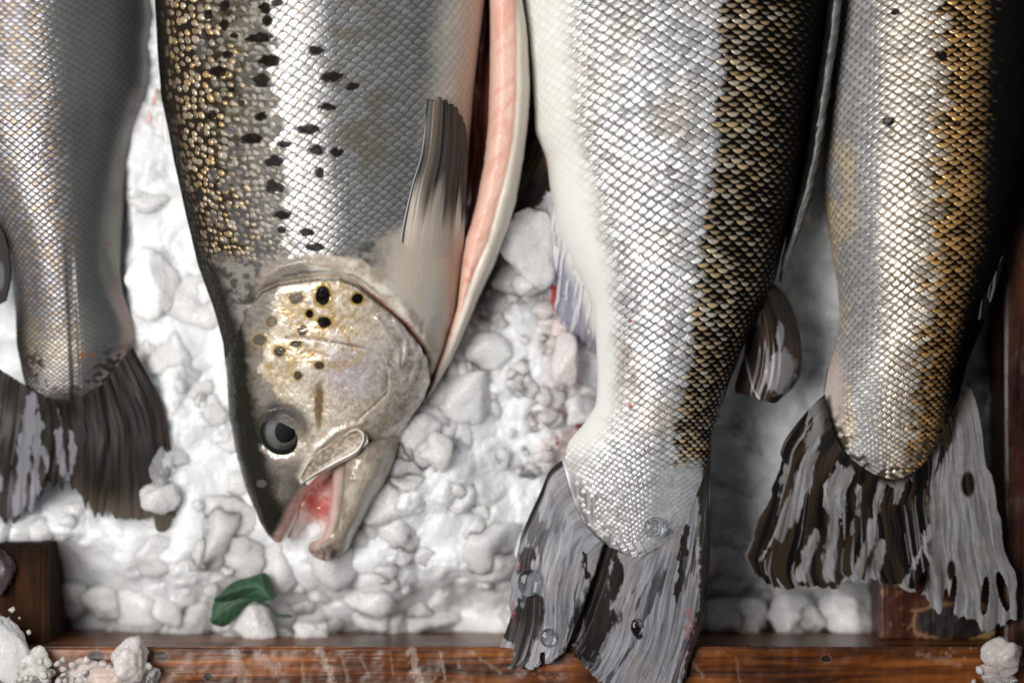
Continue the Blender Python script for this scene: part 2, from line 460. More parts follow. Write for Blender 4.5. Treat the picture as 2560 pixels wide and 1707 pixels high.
# =================================================================== crushed ice bed (nobody could count it)
def crystals(x, y, seed, soft=0.05, steep=1.5):
    """A heap of angular crystals: in each cell a convex faceted lump, the highest lump wins."""
    i = np.floor(x); j = np.floor(y); best = np.full(x.shape, -9.0); rid = np.zeros(x.shape)
    for dx in (-1, 0, 1):
        for dy in (-1, 0, 1):
            ci = i + dx; cj = j + dy
            ex = x - (ci + .5 + .9 * (hsh(ci, cj, 1, seed) - .5)); ey = y - (cj + .5 + .9 * (hsh(ci, cj, 2, seed) - .5))
            r0 = hsh(ci, cj, 3, seed); a0 = 6.28 * hsh(ci, cj, 4, seed)
            size = .38 + .34 * hsh(ci, cj, 5, seed)
            acc = np.exp(-(.55 * r0 + .28 * ((hsh(ci, cj, 6, seed) - .5) * ex + (hsh(ci, cj, 7, seed) - .5) * ey) * 3) / soft)
            for k in range(5):
                an = a0 + k * 1.2566 + .7 * (hsh(ci, cj, 10 + k, seed) - .5)
                sl = steep * (.6 + .8 * hsh(ci, cj, 20 + k, seed))
                acc += np.exp(-(.55 * r0 + sl * (size - (ex * np.cos(an) + ey * np.sin(an)))) / soft)
            z = -soft * np.log(acc)
            m = z > best; best = np.where(m, z, best); rid = np.where(m, r0, rid)
    return np.maximum(best, -.6), rid

def ice_bed():
    xs = np.arange(-160, 2560, IS); ys = np.arange(-120, 1604, IS)
    X, Y = np.meshgrid(xs, ys)
    h = 0.041 + (fbm(X / 210, Y / 210, 3, 11) - 0.5) * 0.020
    h += 0.008 * np.exp(-((X - 900) / 320) ** 2 - ((Y - 1250) / 200) ** 2) + 0.012 * np.exp(-((X - 1150) / 130) ** 2 - ((Y - 1180) / 210) ** 2)
    h -= 0.012 * ss(1700, 1830, X) * ss(600, 720, Y) + 0.012 * ss(1280, 1500, X) * ss(500, 700, Y)
    h -= 0.032 * ss(1380, 1590, Y)
    h -= 0.014 * ss(1320, 1420, Y) * ss(420, 150, X)
    h -= 0.022 * ss(1220, 1300, X) * ss(1500, 1380, X) * ss(720, 560, Y)
    h -= 0.022 * ss(345, 290, X) * ss(1290, 1200, Y) + 0.010 * ss(450, 380, X) * ss(840, 900, Y) * ss(1330, 1270, Y)
    h -= 0.030 * ss(560, 700, X) * ss(1290, 1180, X) * ss(900, 640, Y)
    wx = X + 20 * (fbm(X / 40, Y / 40, 3, 1) - 0.5); wy = Y + 20 * (fbm(X / 40, Y / 40, 3, 2) - 0.5)
    c1, r = crystals(wx / 112, wy / 112, 4, .07, 1.3)
    c2, r2 = crystals(wx / 52 + 9, wy / 52, 5, .07, 1.4)
    c3, r3 = crystals(wx / 21, wy / 21 + 5, 6, .08, 1.4)
    grit = ss(.42, .62, fbm(X / 120, Y / 120, 2, 93) + .22 * ss(1150, 1330, X))
    h += S * (112 * .56 * (c1 - .1) + 52 * .60 * (c2 - .1) * (.40 + .60 * grit) + 21 * .55 * (c3 - .1) * (.2 + .8 * grit))
    h += 0.0010 * (fbm(X / 9, Y / 9, 3, 91) - .5) * (.5 + 1.0 * vn(X / 60, Y / 60, 92))
    G = W(X, Y, 0.035); G[..., 2] = np.maximum(h, 0.001)
    col = np.zeros(X.shape + (3,)); col[:] = (0.86, 0.88, 0.90)
    col *= (0.90 + 0.08 * r + .05 * r2)[..., None]
    bl = ss(70, 10, dline(X, Y, [(1400, 760), (1420, 900), (1395, 1010), (1450, 1060), (1395, 1130)]) + 60 * (fbm(X / 16, Y / 16, 3, 31) - 0.4)) * 0.55
    col = mixc(col, (0.62, 0.40, 0.36), bl)
    core = ss(0.60, 0.70, fbm(X / 13, Y / 13, 3, 44)) * ss(26, 8, dline(X, Y, [(1410, 880), (1402, 1000), (1450, 1065), (1390, 1110)]))
    col = mixc(col, (0.35, 0.015, 0.015), core * 0.9)
    return G, col

ICO = {}
def ico(n):
    if n not in ICO:
        bm = bmesh.new(); bmesh.ops.create_icosphere(bm, subdivisions=n, radius=1.0)
        ICO[n] = (np.array([v.co[:] for v in bm.verts]), np.array([[v.index for v in f.verts] for f in bm.faces]))
        bm.free()
    return ICO[n]

def chunk_geo(rng, n, rx, ry, rz, planes=11, hard=13, lump=0.10):
    V, F = ico(n)
    d = rng.normal(size=(planes, 3)); d /= np.linalg.norm(d, axis=1, keepdims=True)
    dist = rng.uniform(0.66, 1.0, planes)
    m = np.maximum(V @ d.T, 1e-4) / dist[None]
    r = 1.0 / ((m ** hard).sum(1) + 0.80 ** hard) ** (1 / hard)
    sd = int(rng.integers(1 << 20))
    r = r * (1 + lump * (vn3(V * 2.2 + 7, sd) - 0.5) * 2 + 0.45 * lump * (vn3(V * 6 + 3, sd + 1) - 0.5) * 2 + 0.2 * lump * (vn3(V * 14 + 3, sd + 2) - 0.5) * 2)
    P = V * r[:, None]
    P *= np.array([rx, ry, rz])
    a = rng.uniform(0, 6.28) if abs(rx - ry) < 1e-6 else 0
    c, s = math.cos(a), math.sin(a)
    return P @ np.array([[c, s, 0], [-s, c, 0], [0, 0, 1]]), F

G_bed, col_bed = ice_bed()
def bed_z(px, py):
    i = int(np.clip((py + 120) / IS, 0, G_bed.shape[0] - 1)); j = int(np.clip((px + 160) / IS, 0, G_bed.shape[1] - 1))
    return float(G_bed[max(i - 4, 0):i + 5, max(j - 4, 0):j + 5, 2].mean())

bed = empty('crushed_ice', 'white crushed ice filling the crate round the fish', 'ice'); bed['kind'] = 'stuff'
bed_obj = raw_mesh('ice_surface', G_bed, quads_grid(*G_bed.shape[:2])[:, ::-1], col_bed, props(0, np.zeros(G_bed.shape[:2]), 0.3), M_ICE, bed)
rng = np.random.default_rng(5)
zones = [([(290, 480), (440, 480), (560, 950), (640, 1350), (720, 1420), (560, 1560), (300, 1570), (140, 1560), (130, 1350), (300, 1330), (430, 1250), (360, 900)], 30, 16, 84),
         ([(640, 1390), (900, 1400), (1250, 1000), (1400, 700), (1260, 690), (1100, 950), (1000, 1180), (900, 1350)], 30, 14, 68),
         ([(600, 1400), (1260, 1180), (1240, 1590), (640, 1590)], 34, 16, 78),
         ([(1260, 560), (1380, 640), (1440, 850), (1480, 950), (1420, 1080), (1350, 1200), (1260, 1200), (1180, 900)], 60, 8, 40),
         ([(1790, 1000), (1900, 1010), (1880, 1250), (1860, 1440), (2190, 1480), (2190, 1585), (1770, 1585), (1780, 1400)], 26, 22, 66),
         ([(-150, 1280), (100, 1290), (200, 1230), (280, 1320), (130, 1360), (-150, 1350)], 10, 20, 50),
         ([(2380, 800), (2500, 780), (2500, 1000), (2440, 1000)], 8, 25, 46)]
Vs, Fs, Cs, off = [], [], [], 0
for poly, cnt, r0, r1 in zones:
    poly = np.array(poly, float); k = 0
    while k < cnt:
        x, y = rng.uniform(poly.min(0), poly.max(0))
        if not inside(np.array([x]), np.array([y]), poly)[0]: continue
        r = r0 + (r1 - r0) * rng.uniform() ** 1.8
        P, F = chunk_geo(rng, 4 if r > 24 else 3, r * rng.uniform(.8, 1.25), r * rng.uniform(.75, 1.1), r * rng.uniform(.6, .9), planes=9, hard=22, lump=0.10)
        z = bed_z(x, y) - S * r * (0.40 if r > 24 else 0.05)
        Vs.append(P * S + W(x, y, z)); Fs.append(F + off); off += len(P)
        c = np.ones((len(P), 3)) * np.minimum(np.array([0.975, 0.985, 0.99]) * rng.uniform(0.97, 1.01), .995)
        if 1330 < x < 1490 and 740 < y < 1160 and rng.uniform() < 0.6: c *= np.array([0.98, 0.86, 0.84])
        Cs.append(c); k += 1
for k in range(34):                                    # lumps along the front beam
    x = 180 + k * 74 + rng.uniform(-24, 24); r = rng.uniform(36, 66)
    if 1150 < x < 1260 or x > 2170: continue
    y = 1566 - 0.45 * r + rng.uniform(-16, 12) - (40 if x < 330 else 0)
    P, F = chunk_geo(rng, 4, r * rng.uniform(.9, 1.3), r, r * .8, lump=0.14)
    Vs.append(P * S + W(x, y, 0.016)); Fs.append(F + off); off += len(P)
    Cs.append(np.ones((len(P), 3)) * np.array([0.975, 0.985, 0.99]) * rng.uniform(0.97, 1.0))
Vs = np.concatenate(Vs)
raw_mesh('ice_grains', Vs, np.concatenate(Fs), np.concatenate(Cs), props(len(Vs), np.zeros(len(Vs)), 0.3), M_GRAIN, bed)

# chunks one can point at
def chunk(px, py, z, rx, ry, rz, label, seed, clear=0, rot=0.0, tint=(0.975, 0.985, 0.99), planes=11, lump=0.12, group=None):
    r_ = np.random.default_rng(seed)
    P, F = chunk_geo(r_, 5, rx, ry, rz, planes, 14, lump)
    c, s = math.cos(rot), math.sin(rot)
    P = P @ np.array([[c, s, 0], [-s, c, 0], [0, 0, 1]]) * S
    col = np.ones((len(P), 3)) * np.array(tint)
    o = raw_mesh('ice_chunk', P, F, col, props(len(P), np.zeros(len(P)), 0.2), (M_ICE, M_CHUNK, M_CLEAR)[clear], None)
    o.location = W(px, py, z)
    tag(o, label, 'ice chunk', group)
    return o
chunk(1322, 615, 0.055, 76, 80, 48, 'largest ice chunk, wedged between the cut belly flap and the pale fin', 11, 1)
chunk(1375, 512, 0.045, 40, 34, 24, 'pale grey ice piece just above the largest chunk beside the belly flap', 12, 1)
chunk(1330, 708, 0.050, 40, 28, 24, 'small greyish ice piece directly below the largest chunk by the belly flap', 13, 1)
chunk(1050, 1085, 0.060, 54, 38, 30, 'flat white ice chunk touching the throat of the fish head', 24, 1, 0.5)
chunk(1092, 1128, 0.062, 48, 42, 30, 'rounded white ice chunk just right of the flat one at the throat', 15, 1, 0.3)
chunk(1170, 985, 0.050, 70, 56, 36, 'broad white ice chunk on the heap right of the gill cover', 16, 1, 0.4)
chunk(968, 1262, 0.056, 86, 58, 40, 'big white ice chunk leaning on the lower jaw', 17, 1, 0.25)
chunk(985, 1360, 0.046, 74, 66, 40, 'round white ice lump below the big chunk at the lower jaw', 18, 0)
chunk(405, 1248, 0.050, 42, 40, 30, 'round frosty ice chunk lying on the dark tail at the left', 19, 1)
chunk(404, 1172, 0.052, 32, 42, 26, 'clear upright ice chunk on the edge of the dark left tail', 20, 2)
chunk(408, 1116, 0.048, 30, 15, 12, 'thin clear ice shard poking over the edge of the left tail', 21, 2)
chunk(372, 705, 0.048, 62, 74, 40, 'tall smooth ice lump between the left fish and the spotted fish', 22, 0)
chunk(640, 1560, 0.040, 46, 48, 34, 'glittering ice chunk in front of the green leaf', 23, 1)
chunk(772, 1580, 0.040, 40, 36, 28, 'squarish ice chunk at the beam right of the leaf', 14, 1)
chunk(700, 1590, 0.034, 44, 22, 20, 'low grey ice piece on the beam between two chunks right of the leaf', 25, 2)
chunk(575, 1590, 0.034, 30, 18, 18, 'small grey ice crumb on the beam under the leaf', 26, 2)
chunk(1448, 1022, 0.042, 42, 40, 30, 'white ice chunk with blood beside it at the narrow of the silver fish', 27, 1)
chunk(1410, 905, 0.046, 36, 62, 30, 'long pinkish ice chunk left of the white belly of the silver fish', 28, 1, 0, (0.86, 0.80, 0.79))
chunk(18, 1625, 0.086, 44, 84, 30, 'tall white ice chunk piled on the bottom left corner of the crate', 29, 1)
chunk(85, 1672, 0.086, 48, 54, 30, 'creamy ice chunk beside the tall one in the bottom left corner', 30, 1, 0, (0.86, 0.84, 0.80))
chunk(205, 1690, 0.086, 52, 34, 24, 'low pinkish ice chunk on the front beam under the dark knot', 31, 1, 0, (0.80, 0.70, 0.66))
chunk(318, 1652, 0.092, 46, 46, 30, 'knobbly ice chunk standing highest on the front beam at the left', 32, 1, 0, (0.84, 0.78, 0.76), 9, 0.2)
chunk(285, 1698, 0.088, 50, 34, 26, 'rose stained ice chunk under the knobbly one on the front beam', 33, 1, 0, (0.74, 0.60, 0.55))
chunk(372, 1688, 0.086, 26, 26, 20, 'small clear ice piece at the right end of the front beam pile', 34, 2)
chunk(2512, 1645, 0.088, 48, 44, 26, 'frosted grey ice chunk on the crate corner at bottom right', 35, 1, 0, (0.66, 0.60, 0.58))
chunk(2478, 1672, 0.086, 22, 18, 14, 'little ice crumb left of the frosted grey chunk at bottom right', 36, 1, 0, (0.66, 0.58, 0.55))
chunk(2500, 1700, 0.086, 38, 20, 14, 'flat ice piece below the frosted grey chunk at bottom right', 37, 2)
chunk(-4, 1432, 0.070, 40, 56, 16, 'dark purplish frosted ice lump on the left corner post', 38, 1, 0, (0.10, 0.075, 0.08))

# grit of small ice crumbs on the beam piles
Vs, Fs, Cs, off = [], [], [], 0
for k in range(0, 190, 2):
    t = rng.uniform()
    if k < 120: x, y = rng.uniform(0, 380), 1707 - abs(rng.normal(0, 34)) ; z = 0.090
    elif k < 150: x, y = rng.normal(10, 22), rng.uniform(1470, 1640); z = 0.082
    elif k < 170: x, y = rng.normal(2490, 40), rng.normal(1680, 26); z = 0.084
    else: x, y = rng.normal(60, 60), rng.uniform(1672, 1700); z = 0.086
    r = rng.uniform(3, 13) if k < 170 else rng.uniform(3, 8)
    P, F = chunk_geo(rng, 2, r, r * .9, r * .7, lump=0.12)
    Vs.append(P * S + W(x, y, z)); Fs.append(F + off); off += len(P)
    Cs.append(np.ones((len(P), 3)) * np.array([0.82, 0.76, 0.74]) * rng.uniform(.8, 1.05))
Vs = np.concatenate(Vs)
gr = raw_mesh('ice_crumbs', Vs, np.concatenate(Fs), np.concatenate(Cs), props(len(Vs), np.zeros(len(Vs)), 0.2), M_CHUNK, None)
tag(gr, 'tiny wet ice crumbs sprinkled over the front beam and its ice piles', 'ice crumbs', None, 'stuff')

# =================================================================== fish: the whole silver one (third)
def soft_noise_rows(py, n): return None

def fish_grid(y0, y1, step, xl, xr, zc, tt, tb, p, dx, lens=None):
    ys, top, bot = loft(y0, y1, step, xl, xr, zc, tt, tb, p, dx, lens=lens)
    px, py = project(top); arc = arcs(top); N = gnormal(top)
    return ys, top, bot, px, py, arc, N

def lattice(ys, arc, ref_arc, w, ratio, flip=False, shear_l=0.0, shear_r=0.0):
    wy = w(ys); inc = np.gradient(ys) / (wy * ratio)
    b = np.cumsum(inc)
    if flip: b = b[-1] - b
    a = (arc - ref_arc[:, None]) / wy[:, None]
    bb = b[:, None] + np.where(a < 0, shear_l * a, shear_r * a)
    return a, bb, wy[:, None] + 0 * a

def at_x(px, arc, xref):
    """arc position on every row where the photograph x equals xref(row)."""
    out = np.empty(px.shape[0])
    for r in range(px.shape[0]):
        out[r] = np.interp(xref[r], px[r], arc[r])
    return out

def silver_fish():
    root = empty('salmon', 'big silver fish with pure white belly, black back and a grey tail over the beam', 'fish', 'fish laid side by side on the ice')
    xl = edge([(-90, 1300), (0, 1305), (172, 1328), (333, 1338), (396, 1366), (476, 1377), (545, 1389), (620, 1416), (690, 1446), (762, 1482), (850, 1490), (950, 1495), (1013, 1492), (1061, 1461), (1100, 1424), (1138, 1413), (1201, 1426), (1259, 1446), (1322, 1472), (1351, 1500), (1375, 1538), (1396, 1575)], 44)
    xr = edge([(-90, 2100), (0, 2084), (120, 2062), (272, 2030), (490, 1994), (640, 1950), (697, 1938), (760, 1905), (827, 1872), (958, 1822), (1045, 1792), (1088, 1779), (1200, 1774), (1290, 1750), (1340, 1700), (1380, 1640), (1396, 1610)], 44)
    zc = ramp([(-90, .060), (700, .065), (950, .074), (1100, .0795), (1200, .0830), (1396, .0858)])
    tt = ramp([(-90, .052), (400, .050), (700, .043), (950, .029), (1100, .0185), (1200, .0122), (1300, .0066), (1396, .0022)])
    tb = ramp([(-90, .045), (700, .036), (1000, .028), (1250, .012), (1396, .002)])
    ys, top, bot, px, py, arc, N = fish_grid(-70, 1396, 1.8, xl, xr, zc, tt, tb, 2.15, 1.9, ramp([(850, 1), (1180, 1.9), (1396, 2.2)]))
    lat = np.interp(ys, [-90, 0, 400, 800, 1000, 1150, 1400], [1815, 1812, 1792, 1742, 1705, 1690, 1680])
    ref = at_x(px, arc, lat)
    w = ramp([(-90, 35), (500, 34), (850, 31), (1000, 27), (1120, 23), (1230, 19), (1396, 15)])
    a, b, wy = lattice(ys, arc, ref, w, 0.36, False, 0.42, -0.10)
    a = a + 0.10 * (vn(px / 45, py / 45, 3) - 0.5) * 2; b = b + 0.22 * (vn(px / 60, py / 60, 4) - 0.5) * 2
    da, f, e, g, r = scales(a, b, 101, pw=1.9); mm = np.minimum(e, g); dm = 1 - (1 - np.clip(mm / .45, 0, 1)) ** 2; tl = ss(950, 1180, py)
    d = px - lat[:, None]                                             # right of the lateral line is > 0
    belly = ss(0, 1, (np.interp(ys, [-90, 0, 350, 700, 1000, 1200, 1396], [1440, 1430, 1450, 1530, 1545, 1470, 1480])[:, None] + 16 * (fbm(px / 30, py / 30, 3, 6) - .5) * 2 - px) / 90 + .5)
    smooth_belly = ss(0.3, 1.0, belly) * ss(250, 620, py + 0.6 * (1450 - px)) * ss(1150, 1060, py); belly = belly * (1 - .6 * ss(1080, 1180, py))
    back = ss(-9, 9, d + 34 * (r[0] - 0.5) + 5)
    ridge = ss(150, 235, d * np.interp(py, [0, 700, 1100, 1300], [1, 1.25, 2.2, 3.4]) + 40 * (r[1] - .5))                        # bare black skin along the back
    tailend = ss(1372, 1398, py + 34 * (fbm(px / 9, py / 20, 3, 4) - .5) * 2 - 30 * ss(1500, 1600, px) * ss(1720, 1600, px) + 120 * ss(1640, 1740, px))
    ed = np.minimum(np.minimum(px - xl(py), xr(py) - px), (1396 - py) * 1.2)
    tailend = np.maximum(tailend, ss(34, 2, ed + 95 * (r[0] - .62)) * ss(1150, 1240, py) * ss(1700, 1640, px))
    amp = (1 - ridge) * (1 - 0.82 * belly) * (1 - 0.97 * smooth_belly) * (1 - tailend)
    gray = ss(1640, 1720, px + 0.20 * (py - 1000)) * ss(990, 1120, py)     # scraped grey skin before the tail on the back side
    amp *= 1 - 0.75 * gray
    k = wy / 34
    tilt = (r[2] - 0.5) * 4.6 * da + (r[3] - 0.5) * 3.0 * (f - .5)
    h = (2.6 - 1.6 * tl) * k * f ** 1.2 + (1.9 + 1.4 * tl) * k * dm - .5 * k * (2 * da) ** 2 + tilt * k * 1.1
    h -= 1.8 * k * ss(0.22, 0.0, e)
    h += 0.5 * (fbm(px / 7, py / 7, 2, 8) - .5)
    disp = h * amp + 3.0 * (fbm(px / 90, py / 140, 3, 12) - .5) * 2 * (1 - back) + 5 * smooth_belly * (fbm(px / 70, py / 120, 2, 14) - .5)
    P = top + N * (disp * S)[..., None]
    br = 0.62 + 0.62 * r[1]
    silver = mixc((0.42, 0.41, 0.41), (0.86, 0.86, 0.88), ss(0.06, 0.45, f)) * br[..., None]
    seam = ss(.75, .05, g) * .78 + ss(.12, .0, e) * .28; silver = mixc(silver, (0.075, 0.062, 0.050), np.clip(seam * (.75 + .5 * fbm(px / 70, py / 70, 2, 81)), 0, .95))
    pocket = ss(0.45, 0.8, fbm(px / 120, py / 150, 3, 22))
    silver = mixc(silver, silver * np.array([1.0, 0.86, 0.68]), pocket * 0.5)
    bellyc = mixc((0.80, 0.79, 0.72), (0.82, 0.83, 0.80), fbm(px / 40, py / 60, 3, 2))
    bellyc = mixc(bellyc, (0.80, 0.82, 0.70), ss(0.5, 0.9, r[0]) * 0.4)
    c = mixc(silver, bellyc, np.clip(belly * 0.85, 0, 1))
    c = mixc(c, (0.84, 0.83, 0.80), smooth_belly)
    gold = mixc((0.80, 0.56, 0.28), (0.80, 0.72, 0.60), r[3])
    tipm = ss(0.42, 0.80, f - 0.10 * (2 * da) ** 2 + 0.25 * (r[1] - .5) - .0011 * np.clip(d, 0, 300)) * ss(.02, .16, e)
    backc = mixc((0.006, 0.005, 0.004), gold * br[..., None], tipm * (1 - 0.4 * ss(60, 190, d)))
    c = mixc(c, backc, back)
    c = mixc(c, (0.008, 0.008, 0.008), ridge)
    grayc = mixc((0.56, 0.56, 0.58), (0.34, 0.34, 0.36), fbm(px / 8, py / 12, 3, 5))
    c = mixc(c, grayc, gray * ss(1140, 1080, 0 * py + 1100) * 0 + gray * (1 - ss(1745, 1765, px + 14 * (fbm(px / 8, py / 14, 2, 9) - .5))) * ss(1140, 1180, py + 30 * (fbm(px / 10, py / 10, 2, 3) - .5)) )
    rayc = mixc((0.22, 0.20, 0.20), (0.36, 0.36, 0.38), ss(.35, .7, vn(px / 5, py / 60, 4)))
    c = mixc(c, rayc, tailend * (1 - back * 0.3))
    for bx, by, br_ in ((1478, 1013 + 0, 5), (1577, 1013, 6), (1575, 803, 4)):
        c = mixc(c, (0.45, 0.04, 0.03), ss(1.2, 0.6, ellipse(px, py, bx, by, br_, br_ * 1.4)) * .8)
    metal = 0.40 * (1 - belly) * (1 - ridge); metal = np.where(back > .5, 0.55 * tipm * (1 - ridge), metal) * (1 - tailend) * (1 - .6 * gray)
    rough = 0.33 + 0.1 * (r[0] - .5) + 0.10 * smooth_belly
    pr = props(0, metal, rough, 0.35 + 0 * metal)
    pr[..., 2] = np.where(back > .5, 0.10 * tipm, 0.4) * (1 - 0.8 * ridge); pr[..., 3] = np.where(back > .5, .1 + .9 * tipm, 1) * (1 - .8 * ridge)
    ring_mesh('body', P, bot, c, pr, (0.5, 0.5, 0.5), M_SKIN, root)

    # ---- tail fin
    base = [(1404, 1150), (1440, 1270), (1500, 1350), (1600, 1392), (1690, 1330), (1752, 1210), (1776, 1130)]
    tip = [(1229, 1648), (1262, 1668), (1312, 1670), (1352, 1662), (1385, 1650), (1424, 1634), (1470, 1676), (1512, 1716), (1570, 1745), (1640, 1742), (1690, 1716), (1712, 1694)]
    left = [(1404, 1150), (1372, 1180), (1350, 1232), (1316, 1307), (1292, 1385), (1282, 1457), (1274, 1530), (1249, 1616), (1229, 1648)]
    right = [(1776, 1130), (1778, 1250), (1775, 1380), (1764, 1505), (1748, 1570), (1731, 1626), (1712, 1694)]
    Pf, u, v = coons(base, tip, left, right, 300, 330)
    x, y = Pf[..., 0], Pf[..., 1]
    rag = (vn(u * 120, 0 * u, 5) - .5) * 10 + (vn(u * 26, 0 * u, 6) - .5) * 16
    Pf[..., 1] += rag * ss(0.86, 1.0, v); Pf[..., 0] += (vn(0 * u, v * 18, 9) - .5) * 12 * ss(.06, 0, np.minimum(u, 1 - u)) * ss(0.3, .5, v)
    x, y = Pf[..., 0], Pf[..., 1]
    rays = 1.6 * vn(u * 95 + 5 * fbm(u * 7, v * 4, 2, 3), v * 3.5, 2) + vn(u * 45 + 3 * v, v * 9, 6)
    z = 0.0862 + 0.0022 * np.sin(np.pi * u) * (1 - v) + 0.00009 * rays * ss(.0, .2, v) + 0.0045 * (fbm(u * 3, v * 2, 2, 7) - .5) * ss(0, .25, v) - 0.008 * ss(0.25, 0, u)
    fold = ss(1, .2, dline(x, y, [(1520, 1370), (1500, 1440), (1466, 1540), (1425, 1640)]) / 17)
    z -= 0.005 * fold
    sheen_n = fbm(u * 22, v * 3.2, 4, 12)
    sheen_c = mixc((0.155, 0.155, 0.175), (0.33, 0.33, 0.365), ss(.25, .75, fbm(u * 90 + 3 * fbm(u * 6, v * 5, 2, 2), v * 4, 3, 15)))  # light reflected off the wet fin, painted as its pale grey
    sheen_c = mixc(sheen_c, (0.30, 0.27, 0.255), ss(.4, .8, fbm(x / 60, y / 80, 3, 1)) * .6)
    c = sheen_c
    dark = np.zeros(x.shape)
    blot = 30 * (fbm(x / 14, y / 30, 3, 17) - .5)
    for pts, wd in (([(1530, 1365), (1512, 1420), (1495, 1470)], 17), ([(1495, 1470), (1462, 1560), (1432, 1632)], 34), ([(1545, 1420), (1525, 1490), (1498, 1540)], 20),
                    ([(1318, 1390), (1310, 1420)], 22), ([(1335, 1510), (1318, 1580), (1296, 1660)], 27), ([(1300, 1500), (1290, 1540), (1272, 1590)], 13),
                    ([(1465, 1385), (1468, 1440)], 8), ([(1525, 1540), (1470, 1630)], 26), ([(1715, 1320), (1705, 1400), (1690, 1500)], 9), ([(1590, 1560), (1598, 1590)], 14)):
        dark = np.maximum(dark, ss(1.1, .75, (dline(x, y, pts) + blot) / wd))
    dark = np.maximum(dark, ss(.66, .71, sheen_n) * ss(.1, .3, v) * .8)
    dark = np.maximum(dark, .85 * streaks(u, v, 60, 8, .0008, .0035, .1)); dark *= 1 - .7 * streaks(u, v, 50, 9, .0008, .003, .2)
    rimd = ss(1742, 1752, x + 18 * (fbm(x / 12, y / 12, 3, 2) - .5) - .10 * np.clip(1500 - y, 0, 500) * 0 + np.interp(y, [1130, 1300, 1500, 1600, 1700], [14, 0, -2, 26, 40]))
    dark = np.maximum(dark, rimd)
    dark = np.maximum(dark, ss(.03, .015, u) * ss(1420, 1300, y))
    c = c * (.78 + .26 * fbm(x / 6, y / 9, 3, 56))[..., None]
    c = mixc(c, mixc((0.005, 0.005, 0.006), (0.034, 0.027, 0.024), fbm(u * 40, v * 4, 2, 4)), dark)
    red = ss(1.1, .6, ellipse(x, y, 1722, 1560, 17, 50)) + ss(1.1, .6, ellipse(x, y, 1290, 1405, 13, 30)) + ss(1.2, .6, ellipse(x, y, 1282, 1530, 8, 30)) + ss(1.2, .6, ellipse(x, y, 1712, 1650, 14, 30)) * .6
    c = mixc(c, (0.26, 0.10, 0.10), np.clip(red * ss(.35, .7, fbm(x / 8, y / 10, 3, 8)), 0, .8))
    pr = props(0, 0 * u, 0.40 + .10 * (1 - dark), 0.20 - .12 * dark); pr[..., 3] = 1 - .75 * dark
    hole = ((ellipse(x, y, 1356, 1652, 6, 30) < 1) | (dline(x, y, [(1440, 1600), (1424, 1650)]) < 5)) & (v > .9)
    sheet('tail_fin', Pf, z, c, pr, M_FIN, root, 0.0012, hole)

    # ---- adipose fin
    Pf, u, v = coons([(1868, 742), (1890, 718), (1930, 705)], [(1840, 984), (1880, 990), (1900, 1000), (1915, 1003), (1938, 1007), (1968, 985)],
                     [(1868, 742), (1862, 800), (1860, 880), (1838, 960), (1840, 984)], [(1930, 705), (1962, 735), (1985, 780), (2002, 850), (2002, 925), (1986, 965), (1968, 985)], 110, 150)
    x, y = Pf[..., 0], Pf[..., 1]
    z = 0.066 + 0.010 * np.sin(np.pi * u) - 0.004 * v + 0.0007 * vn(u * 20, v * 3, 2)
    sheen = ss(1.05, .75, ellipse(x, y, 1952, 930, 40, 62, 0.25) + .55 * (fbm(x / 9, y / 9, 4, 3) - .5)) + ss(1.1, .7, ellipse(x, y, 1950, 840, 10, 45) + .8 * (fbm(x / 4, y / 14, 2, 5) - .5))  # grey sheen of reflected light painted on the dark lobe
    sheen = np.maximum(sheen, ss(1.1, .7, ellipse(x, y, 1888, 792, 15, 36, .35) + .8 * (fbm(x / 7, y / 12, 3, 6) - .5)))
    sheen = np.maximum(sheen, ss(3.2, 1.2, dline(x, y, [(1834, 965), (1848, 915), (1862, 886), (1872, 930), (1882, 970), (1898, 998)])))
    c = mixc(mixc((0.014, 0.011, 0.010), (0.055, 0.034, 0.022), ss(.3, .8, fbm(u * 5, v * 3, 2, 2))), (0.31, 0.30, 0.32), np.clip(sheen, 0, 1) * .9)
    sheet('adipose_fin', Pf, z, c, props(0, 0 * u, 0.4 + 0 * u, .3), M_FIN, root, 0.003)

    # ---- folded dorsal fin lying along the back
    cl = edge([(-70, 2098), (0, 2094), (100, 2084), (250, 2062), (400, 2040), (500, 2016), (600, 1984), (660, 1962), (705, 1953)], 60)
    ys, t2, b2 = loft(-60, 705, 3, lambda q: cl(q) - 26 * ss(720, 500, q) - 4, lambda q: cl(q) + 9 * ss(720, 600, q) + 1, ramp([(-90, .074), (705, .068)]), ramp([(-90, .012), (600, .011), (705, .002)]), ramp([(-90, .02), (705, .003)]), 2.0, 1.6)
    x, y = project(t2); o = x - cl(y)
    t2 = t2 + gnormal(t2) * ((vn((x + y * .4) / 5, y / 26, 3) - .5) * 5 * S)[..., None]
    c = mixc((0.010, 0.010, 0.010), mixc((0.10, 0.095, 0.09), (0.24, 0.23, 0.22), vn((o + y * .35) / 4, y / 16, 5)), ss(9.5, 6, np.abs(o + 1)) * ss(0, 60, 720 - y))
    ring_mesh('dorsal_fin', t2, b2, c, props(0, 0 * x, .45, .2), (.01, .01, .01), M_FIN, root)

    # ---- pale anal fin under the belly
    Pf, u, v = coons([(1392, 470), (1420, 620), (1470, 730), (1505, 870)], [(1352, 500), (1345, 640), (1385, 770), (1440, 850), (1498, 890)],
                     [(1392, 470), (1370, 482), (1352, 500)], [(1505, 870), (1500, 882), (1498, 890)], 260, 90)
    x, y = Pf[..., 0], Pf[..., 1]
    q = y - 1.5 * x
    st = ss(.42, .66, fbm((x + .12 * y) / 7, y / 60, 3, 4)) 
    Pf[..., 0] += -10 * (vn(u * 40, 0 * u, 4) - .3) * ss(.6, 1, v)
